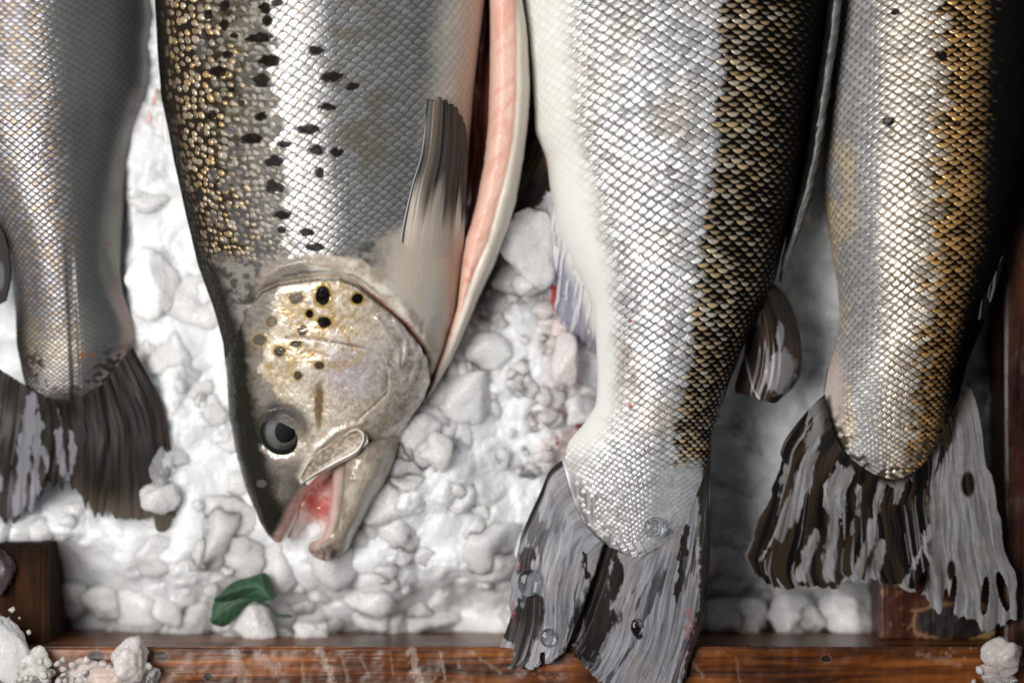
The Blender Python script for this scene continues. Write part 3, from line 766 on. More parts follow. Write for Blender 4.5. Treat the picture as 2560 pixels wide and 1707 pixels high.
    c = mixc((0.26, 0.26, 0.33), (0.66, 0.63, 0.66), np.clip(st + ss(620, 480, y), 0, 1))
    c = mixc(c, (0.72, 0.69, 0.66), ss(.45, .0, v))
    rd = ss(1.1, .6, dline(x, y, [(1386, 720), (1380, 770), (1388, 812)]) / 8)
    c = mixc(c, (0.38, 0.02, 0.02), rd * .9)
    z = 0.046 + 0.02 * (1 - v) + 0.0016 * st - 0.012 * ss(760, 900, y) * v
    sheet('anal_fin', Pf, z, c, props(0, 0 * u, .4 + 0 * u, .3), M_PALEFIN, root, 0.0016)

    # ---- dark pelvic fin in the gap beside the belly flap
    Pf, u, v = coons([(1335, 300), (1362, 370), (1386, 440)], [(1296, 330), (1282, 480), (1280, 570)], [(1335, 300), (1318, 312), (1296, 330)], [(1386, 440), (1350, 510), (1280, 570)], 60, 60)
    x, y = Pf[..., 0], Pf[..., 1]
    c = mixc((0.010, 0.009, 0.008), (0.05, 0.035, 0.02), ss(.55, .8, vn((x + y * .5) / 7, (y - x) / 70, 3)))
    c = mixc(c, (0.30, 0.12, 0.02), ss(.14, .06, v) * ss(.45, .7, u))
    sheet('pelvic_fin', Pf, 0.044 + .012 * (1 - v) + .0006 * vn(u * 20, v * 2, 1), c, props(0, 0 * u, .45 + 0 * u, .15), M_FIN, root, 0.0014)
    return root
silver_fish()

# =================================================================== golden-backed fish at the right (fourth)
def golden_fish():
    root = empty('salmon', 'golden brown scaled fish at the right with a torn black tail', 'fish', 'fish laid side by side on the ice')
    xl = edge([(-90, 2100), (0, 2094), (150, 2078), (272, 2066), (435, 2058), (544, 2068), (640, 2082), (707, 2095), (790, 2102), (860, 2090), (925, 2068), (1012, 2056), (1088, 2078), (1154, 2110), (1190, 2160), (1215, 2220)], 44)
    xr = edge([(-90, 2640), (0, 2640), (350, 2590), (560, 2540), (680, 2500), (816, 2456), (900, 2420), (980, 2400), (1060, 2385), (1120, 2360), (1180, 2320), (1215, 2270)], 44)
    zc = ramp([(-90, .052), (700, .056), (950, .067), (1080, .0735), (1215, .0768)])
    tt = ramp([(-90, .050), (400, .048), (700, .041), (850, .031), (950, .0225), (1080, .0090), (1215, .0018)])
    tb = ramp([(-90, .042), (700, .034), (1000, .026), (1215, .003)])
    ys, top, bot, px, py, arc, N = fish_grid(-70, 1215, 1.8, xl, xr, zc, tt, tb, 2.1, 1.9, ramp([(700, 1), (1000, 1.9), (1215, 2.2)]))
    lat = np.interp(ys, [-90, 0, 300, 600, 900, 1200], [2352, 2350, 2345, 2330, 2300, 2260])
    ref = at_x(px, arc, lat)
    w = ramp([(-90, 31), (500, 30), (750, 29), (900, 26), (1000, 23), (1100, 19), (1215, 15)])
    a, b, wy = lattice(ys, arc, ref, w, 0.36, False, 0.30, 0.05)
    a = a + 0.12 * (vn(px / 45, py / 45, 13) - 0.5) * 2; b = b + 0.25 * (vn(px / 60, py / 60, 14) - 0.5) * 2
    da, f, e, g, r = scales(a, b, 202, pw=2.0); mm = np.minimum(e, g); dm = 1 - (1 - np.clip(mm / .45, 0, 1)) ** 2; tl = ss(760, 960, py)
    d = px - lat[:, None]
    sub = ss(2235, 2175, px + 14 * (vn(px / 30, py / 30, 2) - .5))                 # fine scales on the belly side
    smooth_b = ss(2130, 2085, px) * ss(800, 950, py)
    brown = ss(-20, 30, d + 60 * (r[0] - .5))
    ridge = ss(90, 150, d * np.interp(py, [0, 600, 900, 1100], [1, 1.05, 1.5, 1.9]) + 34 * (r[1] - .5))
    tailend = ss(1190, 1216, py + 36 * (fbm(px / 9, py / 18, 3, 4) - .5) + 110 * ss(2290, 2390, px))
    ed = np.minimum(np.minimum(px - xl(py), xr(py) - px), (1215 - py) * 1.2)
    tailend = np.maximum(tailend, ss(34, 2, ed + 95 * (r[0] - .62)) * ss(990, 1080, py))
    amp = (1 - .9 * ridge) * (1 - .35 * sub) * (1 - smooth_b) * (1 - tailend)
    k = wy / 34
    tilt = (r[2] - 0.5) * 4.8 * da + (r[3] - 0.5) * 3.0 * (f - .5)
    h = (2.6 - 1.6 * tl) * k * f ** 1.2 + (2.0 + 1.4 * tl) * k * dm - .5 * k * (2 * da) ** 2 + tilt * k * 1.2 - 1.6 * k * ss(.22, 0, e)
    disp = h * amp + 3.0 * (fbm(px / 90, py / 140, 3, 32) - .5) * 2 + .5 * (fbm(px / 7, py / 7, 2, 8) - .5)
    P = top + N * (disp * S)[..., None]
    br = .6 + .66 * r[1]
    silver = mixc((0.44, 0.36, 0.26), (0.90, 0.82, 0.71), ss(.06, .45, f)) * br[..., None]
    seam = ss(.80, .05, g) * .85 + ss(.16, .0, e) * .6; silver = mixc(silver, (0.085, 0.050, 0.018), np.clip(seam * (.8 + .5 * fbm(px / 70, py / 70, 2, 81)), 0, .96))
    subc = mixc((0.16, 0.155, 0.15), mixc((0.42, 0.41, 0.40), (0.62, 0.50, 0.33), ss(.4, .7, fbm(px / 40, py / 90, 2, 4)) * ss(2165, 2120, px) * ss(300, 420, py)), ss(.2, .7, f) * br)
    c = mixc(silver, subc, sub)
    tipm = ss(.40, .74, f - .10 * (2 * da) ** 2 + .25 * (r[1] - .5)) * ss(.02, .2, e)
    gold = mixc((0.72, 0.38, 0.11), (0.88, 0.68, 0.46), np.clip(ss(.62, .95, f) * .8 + .3 * (r[3] - .5), 0, 1))
    bc = mixc((0.006, 0.004, 0.002), gold * br[..., None], tipm * (1 - .3 * ss(40, 140, d)))
    c = mixc(c, bc, brown)
    c = mixc(c, (0.008, 0.008, 0.008), ridge)
    c = mixc(c, (0.48, 0.40, 0.36), smooth_b * .9)
    for bx, by, rr in ((2222, 305, 14), (2354, 140, 13), (2240, 30, 10), (2392, 310, 9)):
        c = mixc(c, (0.015, 0.010, 0.008), ss(1.2, .7, ellipse(px, py, bx, by, rr * 1.2, rr) + .6 * (fbm(px / 8, py / 8, 2, 4) - .5)))
    c = mixc(c, (0.06, 0.045, 0.03), tailend)
    metal = .42 * (1 - .5 * sub) * (1 - smooth_b) * (1 - ridge); metal = np.where(brown > .5, .55 * tipm * (1 - ridge), metal) * (1 - tailend)
    pr = props(0, metal, .32 + .1 * (r[0] - .5), .35)
    pr[..., 2] = np.where(brown > .5, .10 * tipm, .4) * (1 - .8 * ridge); pr[..., 3] = np.where(brown > .5, .1 + .9 * tipm, 1) * (1 - .8 * ridge)
    ring_mesh('body', P, bot, c, pr, (.3, .3, .3), M_SKIN, root)

    base = [(2062, 985), (2085, 1080), (2130, 1150), (2220, 1198), (2300, 1170), (2360, 1080), (2420, 950)]
    left = [(2062, 985), (2026, 1018), (1970, 1090), (1949, 1157), (1913, 1270), (1869, 1373), (1877, 1432)]
    right = [(2420, 950), (2445, 1020), (2464, 1132), (2490, 1250), (2505, 1337), (2541, 1456), (2541, 1538)]
    tip = [(1877, 1432), (1929, 1458), (1980, 1471), (2042, 1469), (2109, 1466), (2170, 1447), (2215, 1460), (2263, 1470), (2294, 1474), (2325, 1515), (2350, 1525), (2366, 1480), (2390, 1535), (2438, 1556), (2469, 1574), (2500, 1566), (2520, 1540), (2541, 1538)]
    Pf, u, v = coons(base, tip, left, right, 330, 260)
    rag = (vn(u * 110, 0 * u, 15) - .5) * 12 + (vn(u * 26, 0 * u, 16) - .5) * 20
    Pf[..., 1] += rag * ss(.84, 1, v); Pf[..., 0] += (vn(0 * u, v * 22, 19) - .5) * 12 * ss(.06, 0, np.minimum(u, 1 - u)) * ss(.2, .4, v)
    x, y = Pf[..., 0], Pf[..., 1]
    rays = 1.6 * vn(u * 90 + 5 * fbm(u * 7, v * 4, 2, 3), v * 3, 2) + vn(u * 45 + 3 * v, v * 9, 6)
    z = .0768 + .003 * np.sin(np.pi * u) * (1 - v) + .00009 * rays * ss(.0, .2, v) + .0045 * (fbm(u * 3, v * 2, 2, 7) - .5) * ss(0, .25, v) - .008 * v
    sheen_c = mixc((0.15, 0.145, 0.15), (0.36, 0.35, 0.365), ss(.25, .75, fbm(u * 75, v * 6, 3, 25)))  # pale grey that paints reflections onto the black fin
    sheen_c = mixc(sheen_c, (0.24, 0.215, 0.195), ss(.4, .8, fbm(x / 40, y / 60, 3, 41)) * .6)
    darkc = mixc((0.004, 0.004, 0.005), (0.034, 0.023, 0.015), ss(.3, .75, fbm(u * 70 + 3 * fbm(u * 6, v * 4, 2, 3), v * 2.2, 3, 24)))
    sheen_n = fbm(u * 15 + 1.5 * fbm(u * 5, v * 5, 2, 3), v * 2.4, 5, 32) + .10 * (fbm(u * 80, v * 4, 3, 37) - .5)
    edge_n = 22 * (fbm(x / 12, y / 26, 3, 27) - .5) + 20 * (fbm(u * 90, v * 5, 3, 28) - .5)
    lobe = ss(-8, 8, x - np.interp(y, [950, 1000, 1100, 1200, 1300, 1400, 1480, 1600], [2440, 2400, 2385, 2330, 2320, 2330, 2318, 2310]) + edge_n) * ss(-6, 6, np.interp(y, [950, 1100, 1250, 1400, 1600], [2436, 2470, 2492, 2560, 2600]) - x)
    sheen_m = ss(.63, .645, sheen_n)  # mask of the painted reflections
    for pts, wd in (([(2055, 1010), (2030, 1120), (2010, 1190)], 22), ([(2010, 1190), (1990, 1250), (1950, 1330)], 26), ([(2120, 1180), (2085, 1300), (2070, 1440)], 20), ([(2150, 1220), (2130, 1330)], 7),
                    ([(2040, 1330), (2000, 1440)], 15), ([(2210, 1180), (2190, 1270), (2175, 1350)], 13), ([(2260, 1190), (2240, 1250)], 12), ([(2175, 1340), (2140, 1440), (2110, 1464)], 16), ([(1965, 1165), (1945, 1240)], 6), ([(2330, 1320), (2290, 1400), (2262, 1460)], 9), ([(2205, 1360), (2190, 1440)], 18), ([(2250, 1470), (2310, 1490)], 12), ([(1950, 1300), (1905, 1400)], 7)):
        sheen_m = np.maximum(sheen_m, ss(1.1, .7, (dline(x, y, pts) + edge_n * .8) / (wd * .8)))
    sheen_m = sheen_m * (1 - .9 * streaks(u, v, 60, 5)); sheen_m = np.maximum(sheen_m, .9 * streaks(u, v, 46, 6))
    sheen_m = np.maximum(sheen_m, lobe * (1 - ss(.66, .72, sheen_n)))
    dk = ss(1.1, .7, ellipse(x, y, 2420, 1210, 20, 36)) + ss(1.1, .7, ellipse(x, y, 2378, 1425, 12, 28))
    sheen_m = np.clip(sheen_m - dk, 0, 1) * ss(.0, .12, v) * (1 - .6 * streaks(u, v, 50, 7, .0008, .0025, .2) * lobe)
    c = mixc(darkc, sheen_c * (.78 + .30 * fbm(x / 6, y / 9, 3, 55))[..., None], sheen_m * .94)
    hole = (ellipse(x, y, 2463, 1490, 9, 48, 0.08) < 1) | (ellipse(x, y, 2508, 1478, 12, 50, -.25) < 1) | (ellipse(x, y, 2382, 1490, 8, 52, .12) < 1) | (ellipse(x, y, 2305, 1460, 8, 34, .3) < 1) | (dline(x, y, [(2172, 1400), (2166, 1460)]) < 4)
    pr = props(0, 0 * u, .40 + .10 * sheen_m, .06 + .14 * sheen_m); pr[..., 3] = .25 + .75 * sheen_m
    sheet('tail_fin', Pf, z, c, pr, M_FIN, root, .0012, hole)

    Pf, u, v = coons([(2490, 580), (2460, 720), (2450, 800)], [(2520, 590), (2500, 690), (2468, 790)], [(2490, 580), (2505, 582), (2520, 590)], [(2450, 800), (2460, 798), (2468, 790)], 110, 24)
    x, y = Pf[..., 0], Pf[..., 1]
    ln = ss(4.5, 2, dline(x, y, [(2503, 605), (2502, 640), (2494, 662)]) + 2 * (vn(x / 3, y / 8, 2) - .5)) + ss(4, 1.8, dline(x, y, [(2488, 680), (2484, 720), (2475, 752)])) + ss(2, 1, dline(x, y, [(2486, 685), (2474, 715), (2470, 745)])) * .7  # line of light along the fin edge, put into the colour
    c = mixc((0.01, 0.01, 0.01), (0.30, 0.30, 0.30), np.clip(ln, 0, 1))
    sheet('adipose_fin', Pf, .082 - .004 * v, c, props(0, 0 * u, .45 + 0 * u, .15), M_FIN, root, .002)
    return root
golden_fish()

# =================================================================== blurred silver fish at the left (first)
def left_fish():
    root = empty('salmon', 'grey silver fish at the left edge with its brown tail sunk in ice', 'fish', 'fish laid side by side on the ice')
    xr = edge([(-90, 394), (0, 390), (130, 386), (223, 378), (290, 354), (379, 330), (469, 312), (580, 303), (680, 300), (732, 306), (790, 326), (830, 336), (873, 328), (925, 285), (976, 252), (1010, 210)], 44)
    xl = edge([(-90, -190), (300, -130), (500, -40), (600, 6), (700, 30), (780, 40), (860, 42), (957, 62), (1000, 84), (1010, 100)], 44)
    zc = ramp([(-90, .036), (600, .038), (850, .0475), (1010, .0532)])
    tt = ramp([(-90, .048), (300, .044), (600, .032), (850, .0115), (950, .0050), (1010, .0012)])
    tb = ramp([(-90, .03), (1010, .004)])
    ys, top, bot, px, py, arc, N = fish_grid(-70, 1010, 2.0, xl, xr, zc, tt, tb, 2.15, 2.1, ramp([(450, 1), (800, 1.9), (1010, 2.2)]))
    lat = np.interp(ys, [-90, 0, 300, 600, 900, 1010], [70, 80, 120, 150, 165, 170])
    ref = at_x(px, arc, lat)
    w = ramp([(-90, 25), (400, 23), (700, 20), (850, 17), (1010, 13)])
    a, b, wy = lattice(ys, arc, ref, w, .38, False, .0, .5)
    da, f, e, g, r = scales(a, b, 303, pw=1.9); mm = np.minimum(e, g); dm = 1 - (1 - np.clip(mm / .45, 0, 1)) ** 2
    d = px - lat[:, None]
    strong = ss(62, 0, d + 18 * (r[0] - .5)); faint = 1 - strong
    cream = ss(-46, -10, px - xr(py)) * ss(250, 420, py)
    pink = cream * ss(640, 780, py) + .7 * ss(1.2, .5, ellipse(px, py, 330, 350, 26, 60))
    tailend = ss(960, 1000, py + 24 * (fbm(px / 10, py / 20, 3, 4) - .5))
    amp = (.25 + .75 * strong) * (1 - cream) * (1 - tailend)
    k = wy / 30
    h = 2.2 * k * f ** 1.2 + 1.3 * k * dm + ((r[2] - .5) * 3 * da + (r[3] - .5) * 2 * (f - .5)) * k - 1.5 * k * ss(.25, 0, e)
    P = top + N * ((h * amp + 4 * (fbm(px / 90, py / 160, 3, 52) - .5) - 5 * ss(16, 4, np.abs(px - np.interp(py, [600, 980], [172, 190]))) * ss(560, 720, py)) * S)[..., None]
    br = .75 + .5 * r[1]
    sil = mixc((0.26, 0.25, 0.27), mixc((0.43, 0.42, 0.445), (0.48, 0.38, 0.28), ss(.5, .9, r[0])), ss(.15, .6, f)) * br[..., None]
    sil = mixc(sil, (0.13, 0.10, 0.09), ss(.42, .05, mm) * .85)
    grey = mixc((0.085, 0.092, 0.092), (0.19, 0.20, 0.198), ss(.15, .7, f) * .5 + .5 * fbm(px / 60, py / 120, 3, 6))  # darker grey carries the shade of the flank facing away from light
    c = mixc(grey, sil, strong)
    c = mixc(c, mixc((0.20, 0.16, 0.10), (0.62, 0.52, 0.36), ss(.4, .7, f)), ss(760, 880, py + 40 * (r[0] - .5)) * .6 * ss(260, 140, px))
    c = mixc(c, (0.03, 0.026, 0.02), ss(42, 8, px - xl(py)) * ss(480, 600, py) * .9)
    c = mixc(c, (0.40, 0.345, 0.29), cream * .8)
    c = mixc(c, (0.50, 0.34, 0.33), np.clip(pink, 0, 1) * .45)
    c = mixc(c, (0.30, 0.27, 0.33), ss(860, 960, py) * .4)
    for bx, by, q in ((272, 610, 7), (203, 887, 9), (228, 888, 7)):
        c = mixc(c, (0.42, 0.13, 0.03) if by > 700 else (0.35, .05, .04), ss(1.2, .5, ellipse(px, py, bx, by, q * 1.2, q)) * .8)
    ed = np.minimum(np.minimum(px - xl(py), xr(py) - px), (1010 - py) * 1.2)
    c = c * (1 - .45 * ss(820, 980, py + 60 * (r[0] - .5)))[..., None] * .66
    tailend = np.maximum(tailend, ss(30, 2, ed + 95 * (r[1] - .6)) * ss(840, 900, py))
    c = mixc(c, (0.030, 0.022, 0.018), tailend)
    metal = (.42 * strong + .2 * faint) * (1 - cream) * (1 - tailend)
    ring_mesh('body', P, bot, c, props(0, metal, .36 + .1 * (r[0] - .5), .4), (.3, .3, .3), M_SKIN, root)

    base = [(-40, 900), (40, 950), (110, 992), (190, 1000), (250, 966), (300, 905), (332, 868)]
    left = [(-40, 900), (-90, 1050), (-130, 1180), (-150, 1290)]
    right = [(332, 868), (373, 944), (405, 1008), (420, 1080), (436, 1180), (446, 1275)]
    tip = [(-150, 1290), (0, 1286), (64, 1281), (96, 1246), (141, 1194), (173, 1214), (212, 1252), (244, 1284), (283, 1299), (330, 1302), (360, 1300), (411, 1310), (446, 1275)]
    Pf, u, v = coons(base, tip, left, right, 220, 160)
    rag = (vn(u * 60, 0 * u, 35) - .5) * 40 + (vn(u * 24, 0 * u, 36) - .5) * 30
    Pf[..., 1] += rag * ss(.72, 1, v)
    x, y = Pf[..., 0], Pf[..., 1]
    z = .0535 + .003 * np.sin(np.pi * u) * (1 - v) - .006 * v + .0008 * vn(u * 60, v * 3, 2) + .006 * (fbm(u * 3, v * 2, 2, 7) - .5)
    c = mixc((0.005, 0.004, 0.003), (0.026, 0.018, 0.014), ss(.3, .75, fbm(u * 60 + 4 * fbm(u * 6, v * 4, 2, 3), v * 2.5, 3, 24)))
    c = mixc(c, (0.09, 0.07, 0.05), ss(.75, 1, v) * .7 * ss(150, 240, x))
    en = 26 * (fbm(x / 12, y / 26, 3, 27) - .5); sheen_m = np.zeros(x.shape)  # mask for reflection streaks painted in pale grey
    for pts, wd in (([(75, 1000), (70, 1080), (55, 1170), (45, 1275)], 17), ([(95, 1040), (90, 1150), (82, 1270)], 12), ([(145, 1080), (155, 1150), (165, 1200)], 11), ([(180, 1080), (178, 1180)], 8), ([(105, 1120), (118, 1180)], 8), ([(-10, 1170), (-6, 1220)], 10)):
        sheen_m = np.maximum(sheen_m, ss(1.1, .7, (dline(x, y, pts) + en) / wd))
    sheen_m = np.maximum(sheen_m * (1 - .8 * streaks(u, v, 40, 12)), .6 * streaks(u, v, 26, 11) * ss(260, 180, x))
    c = mixc(c, (0.22, 0.22, 0.25), np.clip(sheen_m, 0, 1) * .8)
    sheet('tail_fin', Pf, z, c, props(0, 0 * u, .5 + 0 * u, .06), M_FIN, root, .0014)

    Pf, u, v = coons([(398, 225), (368, 290), (335, 380), (316, 470)], [(404, 250), (428, 330), (446, 430), (448, 560)], [(398, 225), (400, 236), (404, 250)], [(316, 470), (360, 520), (448, 560)], 110, 70)
    x, y = Pf[..., 0], Pf[..., 1]
    c = mixc((0.74, 0.71, 0.70), (0.62, 0.42, 0.38), ss(.55, .1, v) * ss(.75, .4, u))
    c = mixc(c, (0.85, .84, .84), ss(.6, .7, vn((x - .2 * y) / 9, y / 90, 3)) * .8)
    sheet('anal_fin', Pf, .050 - .012 * u + .001 * vn(u * 3, v * 16, 3), c, props(0, 0 * u, .4 + 0 * u, .2), M_PALEFIN, root, .0016)
    Pf, u, v = coons([(-60, 540), (0, 566), (20, 620)], [(-70, 790), (-20, 770), (14, 752)], [(-60, 540), (-70, 660), (-70, 790)], [(20, 620), (26, 690), (14, 752)], 50, 50)
    x, y = Pf[..., 0], Pf[..., 1]
    c = mixc((0.014, 0.012, 0.011), (0.10, 0.10, 0.105), ss(1.1, .6, ellipse(x, y, 2, 690, 10, 40)))
    sheet('adipose_fin', Pf, .058 + 0 * u, c, props(0, 0 * u, .6 + 0 * u, .0), M_FIN, root, .003)
    return root
left_fish()

# =================================================================== the spotted fish with its head towards us (second)
GILL = [(560, 905), (590, 850), (612, 800), (629, 761), (653, 729), (697, 710), (740, 704), (800, 696), (849, 696), (892, 713), (935, 748), (973, 778), (1011, 812), (1049, 859), (1071, 902), (1076, 951), (1060, 1000), (1022, 1054), (1000, 1119)]
SPOTS = [(522, 38, 10, 10, 1), (560, 14, 13, 12, 1), (664, 22, 15, 13, 1), (669, 52, 13, 13, 1), (561, 63, 13, 13, 1), (504, 120, 15, 24, .7), (648, 97, 34, 12, 1), (585, 90, 9, 6, 1), (569, 137, 11, 10, 1), (675, 152, 25, 14, 1), (545, 181, 21, 13, 1), (655, 200, 22, 15, .9),
         (790, 128, 19, 12, 1), (830, 192, 25, 13, 1), (882, 217, 18, 9, 1), (819, 267, 22, 9, 1), (653, 291, 15, 10, 1), (530, 289, 10, 12, 1), (770, 323, 30, 11, 1), (628, 347, 28, 12, 1), (713, 361, 15, 9, 1), (791, 375, 22, 13, 1), (841, 382, 16, 11, 1), (686, 403, 22, 13, .9), (798, 433, 11, 12, 1),
         (688, 468, 22, 14, .9), (705, 537, 20, 10, 1), (767, 582, 17, 9, 1), (786, 618, 22, 9, 1), (593, 435, 23, 17, .6), (560, 468, 14, 10, .7), (598, 541, 20, 17, .6), (588, 380, 20, 12, .5), (534, 436, 12, 16, .6), (610, 588, 20, 16, .5), (533, 545, 10, 14, .6), (556, 642, 15, 14, .5), (500, 490, 10, 14, .8), (575, 325, 14, 10, .6), (706, 575, 12, 8, .8), (655, 620, 20, 14, .5), (505, 330, 8, 12, .8), (580, 225, 8, 5, 1), (605, 258, 9, 8, .8), (523, 590, 8, 10, .8), (690, 8, 14, 9, .8)]
HSPOTS = [(808, 737, 18, 24, 1), (893, 745, 14, 13, 1), (775, 783, 9, 11, 1), (811, 804, 17, 14, 1), (756, 824, 12, 13, .75), (741, 858, 13, 9, .8), (702, 877, 14, 13, .8), (799, 912, 11, 10, .75), (746, 937, 10, 11, .75), (743, 742, 18, 17, .45), (683, 802, 13, 14, .4), (654, 848, 17, 14, .45)]

def head_features(px, py, c, metal, rough):
    """relief (photograph pixels), colour and gloss of the head; only meaningful below the gill line."""
    disp = np.zeros(px.shape)
    xl = SPOT_XL(py)
    off = px - xl
    n1 = fbm(px / 40, py / 40, 4, 61); n2 = fbm(px / 9, py / 9, 3, 62); n3 = fbm(px / 4.5, py / 4.5, 2, 66)
    poly = np.array(GILL + [(905, 1180), (830, 1260), (700, 1400), (480, 1400), (440, 905)], float)
    ins = inside(px, py, poly)
    dg = dline(px, py, GILL[3:]); sd = np.where(ins, dg, -dg)
    lowfade = ss(560, 620, px)
    # relief
    disp += np.where(ins, 11 * (1 - np.exp(-np.maximum(sd, 0) / 10)) * np.exp(-np.maximum(sd, 0) / 220), -9 * np.exp(-(dg / 9) ** 2)) * lowfade
    cle = [(640, 740), (668, 690), (700, 668), (760, 655), (822, 658), (892, 668), (946, 703), (1000, 757), (1040, 821), (1075, 870)]
    dc = dline(px, py, cle)
    disp += 8 * np.exp(-(dc / 14) ** 2) * (~ins)
    preop = [(719, 843), (762, 843), (838, 854), (919, 870), (952, 886), (968, 929), (968, 978), (935, 1011), (890, 1050)]
    dp = dline(px, py, preop); disp -= 3.4 * np.exp(-(dp / 3.5) ** 2) * (.4 + .6 * ss(900, 800, px) + .3)
    ridges = [[(941, 794), (973, 843), (992, 880), (992, 918), (1006, 940)], [(1006, 821), (1038, 875), (1034, 915), (1022, 945)], [(985, 800), (1010, 850), (1008, 890), (1000, 905)], [(1045, 870), (1052, 915), (1040, 960)]]
    rg = np.zeros(px.shape)
    for q in ridges: rg = np.maximum(rg, np.exp(-(dline(px, py, q) / 6) ** 2))
    disp += 4.5 * rg
    wavy = ss(930, 990, px) * ss(770, 830, py) * ss(1080, 980, py); disp += wavy * 3 * (vn((px * .8 + py * .3) / 10, (py - px) / 60, 7) - .5)
    de = ellipse(px, py, 705, 1079, 56, 60)
    disp -= 3 * np.exp(-((de - 1.0) / .16) ** 2) + 9 * ss(1.0, .7, de)
    lid = np.exp(-(dline(px, py, [(648, 1050), (660, 1032), (705, 1025)]) / 5) ** 2) + .7 * np.exp(-(dline(px, py, [(655, 1120), (690, 1145), (735, 1140), (752, 1118)]) / 6) ** 2)
    disp += 1.5 * lid
    disp += 5 * (n1 - .5) * ins + 1.1 * (n2 - .5) * ins + .2 * (n3 - .5) * ins
    jaw = np.exp(-(dline(px, py, [(748, 1190), (790, 1120), (840, 1075), (905, 1050)]) / 8) ** 2); disp += 6 * jaw
    # pigment, with a reflection and lid shading painted in
    n3 = fbm(px / 4.5, py / 4.5, 2, 66); base = mixc((0.46, 0.37, 0.26), (0.72, 0.64, 0.55), ss(.25, .75, n1 * .55 + n2 * .45))
    pinkish = ss(1.2, .3, ellipse(px, py, 885, 925, 95, 95)); base = mixc(base, mixc((0.40, 0.36, 0.37), (0.60, 0.55, 0.60), n2), pinkish * .85)
    base = mixc(base, (0.44, 0.30, 0.12), .8 * ss(.5, .75, fbm(px / 26, py / 26, 3, 64)) * ss(1000, 900, py) * ss(960, 860, px) * .9)
    base = mixc(base, (0.60, 0.54, 0.44), ss(1.2, .4, ellipse(px, py, 745, 1000, 40, 70)) * .7)
    base = mixc(base, (0.13, 0.08, 0.025), ss(1.2, .5, ellipse(px, py, 797, 1010, 13, 62, .05) + .5 * (n2 - .5)) * .85)
    brown = ss(900, 1000, px + 60 * (n1 - .5)); base = mixc(base, mixc((0.25, 0.215, 0.18), (0.50, 0.46, 0.42), ss(.3, .7, n2 * .5 + n1 * .5)), brown * .8)
    low = ss(1010, 1120, py + .35 * (px - 880) + 40 * (n1 - .5)) * ss(800, 860, px); base = mixc(base, mixc((0.26, 0.22, 0.185), (0.46, .405, .35), n1 * .6 + n2 * .4), low * .8)
    grey = ss(6, -6, px - np.interp(py, [700, 760, 850, 930, 1000, 1060], [700, 690, 668, 655, 690, 700]) + 46 * (n1 - .5) + 12 * (n2 - .5)) * ss(40, 90, off) ; base = mixc(base, mixc((0.12, 0.105, 0.09), (0.26, 0.235, 0.21), n1 * .5 + n2 * .5), grey * .95)  # grey zone is a reflection painted on the top of the head
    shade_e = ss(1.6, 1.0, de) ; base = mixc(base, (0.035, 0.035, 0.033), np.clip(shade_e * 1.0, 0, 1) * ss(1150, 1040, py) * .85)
    snout = ss(1100, 1170, py - .1 * (px - 700)) * ss(800, 740, px); base = mixc(base, mixc((0.06, 0.058, 0.05), (0.15, 0.13, 0.11), n1), snout * .95)
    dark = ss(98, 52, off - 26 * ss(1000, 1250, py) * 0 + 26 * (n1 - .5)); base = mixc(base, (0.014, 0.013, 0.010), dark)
    base = np.minimum(base * (0.98 + .60 * n3)[..., None], .92)
    for sx, sy, rx, ry, s in HSPOTS:
        q = ellipse(px, py, sx, sy, rx, ry) + .18 * (n2 - .5)
        base = mixc(base, (0.46, 0.27, 0.03), ss(1.7, 1.15, q) * .8 * s); base = mixc(base, mixc((0.10, 0.10, 0.105), (0.008, 0.007, 0.006), s), ss(1.12, .9, q) * (.55 + .45 * s))
    base = mixc(base, (0.62, 0.58, 0.54), rg * .7)
    base = mixc(base, (0.10, 0.06, 0.04), np.exp(-(dp / 2.2) ** 2) * .8 * ss(960, 860, px))
    base = mixc(base, (0.66, 0.58, 0.50), jaw * .7)
    base = mixc(base, (0.42, 0.05, 0.04), np.exp(-(dline(px, py, [(752, 1198), (790, 1135), (815, 1110)]) / 4) ** 2) * .9)
    base = mixc(base, (0.10, .08, .09), ss(1.2, .7, ellipse(px, py, 655, 1208, 13, 10)) * .9)
    base = mixc(base, (0.46, .36, .33), np.exp(-(dline(px, py, [(655, 1122), (690, 1148), (735, 1142)]) / 5) ** 2) * .6)
    rim = ss(4, 1.2, np.abs(sd - 3)) * (px > 640); base = mixc(base, (0.05, 0.04, 0.03), rim * .8 * ins)
    lip = ss(1150, 1210, py) * ss(46, 18, SPOT_XR(py) - px + 14 * (n1 - .5)); base = mixc(base, mixc((0.56, 0.30, 0.27), (0.70, 0.50, 0.46), n2), lip * .9)
    # outside the gill cover: cream fold, red slit, throat
    out = mixc((0.44, 0.36, 0.29), (0.72, 0.67, 0.58), ss(.3, .7, n1 + .4 * (n2 - .5)) ); out = mixc(out, (0.30, 0.21, 0.16), ss(18, 6, dg) * .6)
    out = mixc(out, mixc((0.13, 0.105, 0.085), (0.30, 0.25, 0.21), n2), ss(800, 740, px + 30 * (n1 - .5)) * .85)
    slit = ss(12, 4, dg + 5 * (n2 - .5)) * ss(870, 930, px) * (~ins); out = mixc(out, (0.20, 0.06, 0.045), slit * .85)
    c2 = np.where(ins[..., None], base, c)
    nearfold = ss(27, 13, dc + 8 * (n2 - .5)) * (~ins) * ss(625, 660, px)
    band = np.where(ins, 0, np.maximum(nearfold, ss(20, 10, dg) * (px > 640)))
    c2 = mixc(c2, out, band)
    metal = np.where(ins, .30 * (1 - dark) * (1 - snout) * (1 - grey * .6), metal * (1 - band))
    rough = np.where(ins, .30 + .12 * (n2 - .5), rough)
    return disp, c2, metal, rough, ins, band

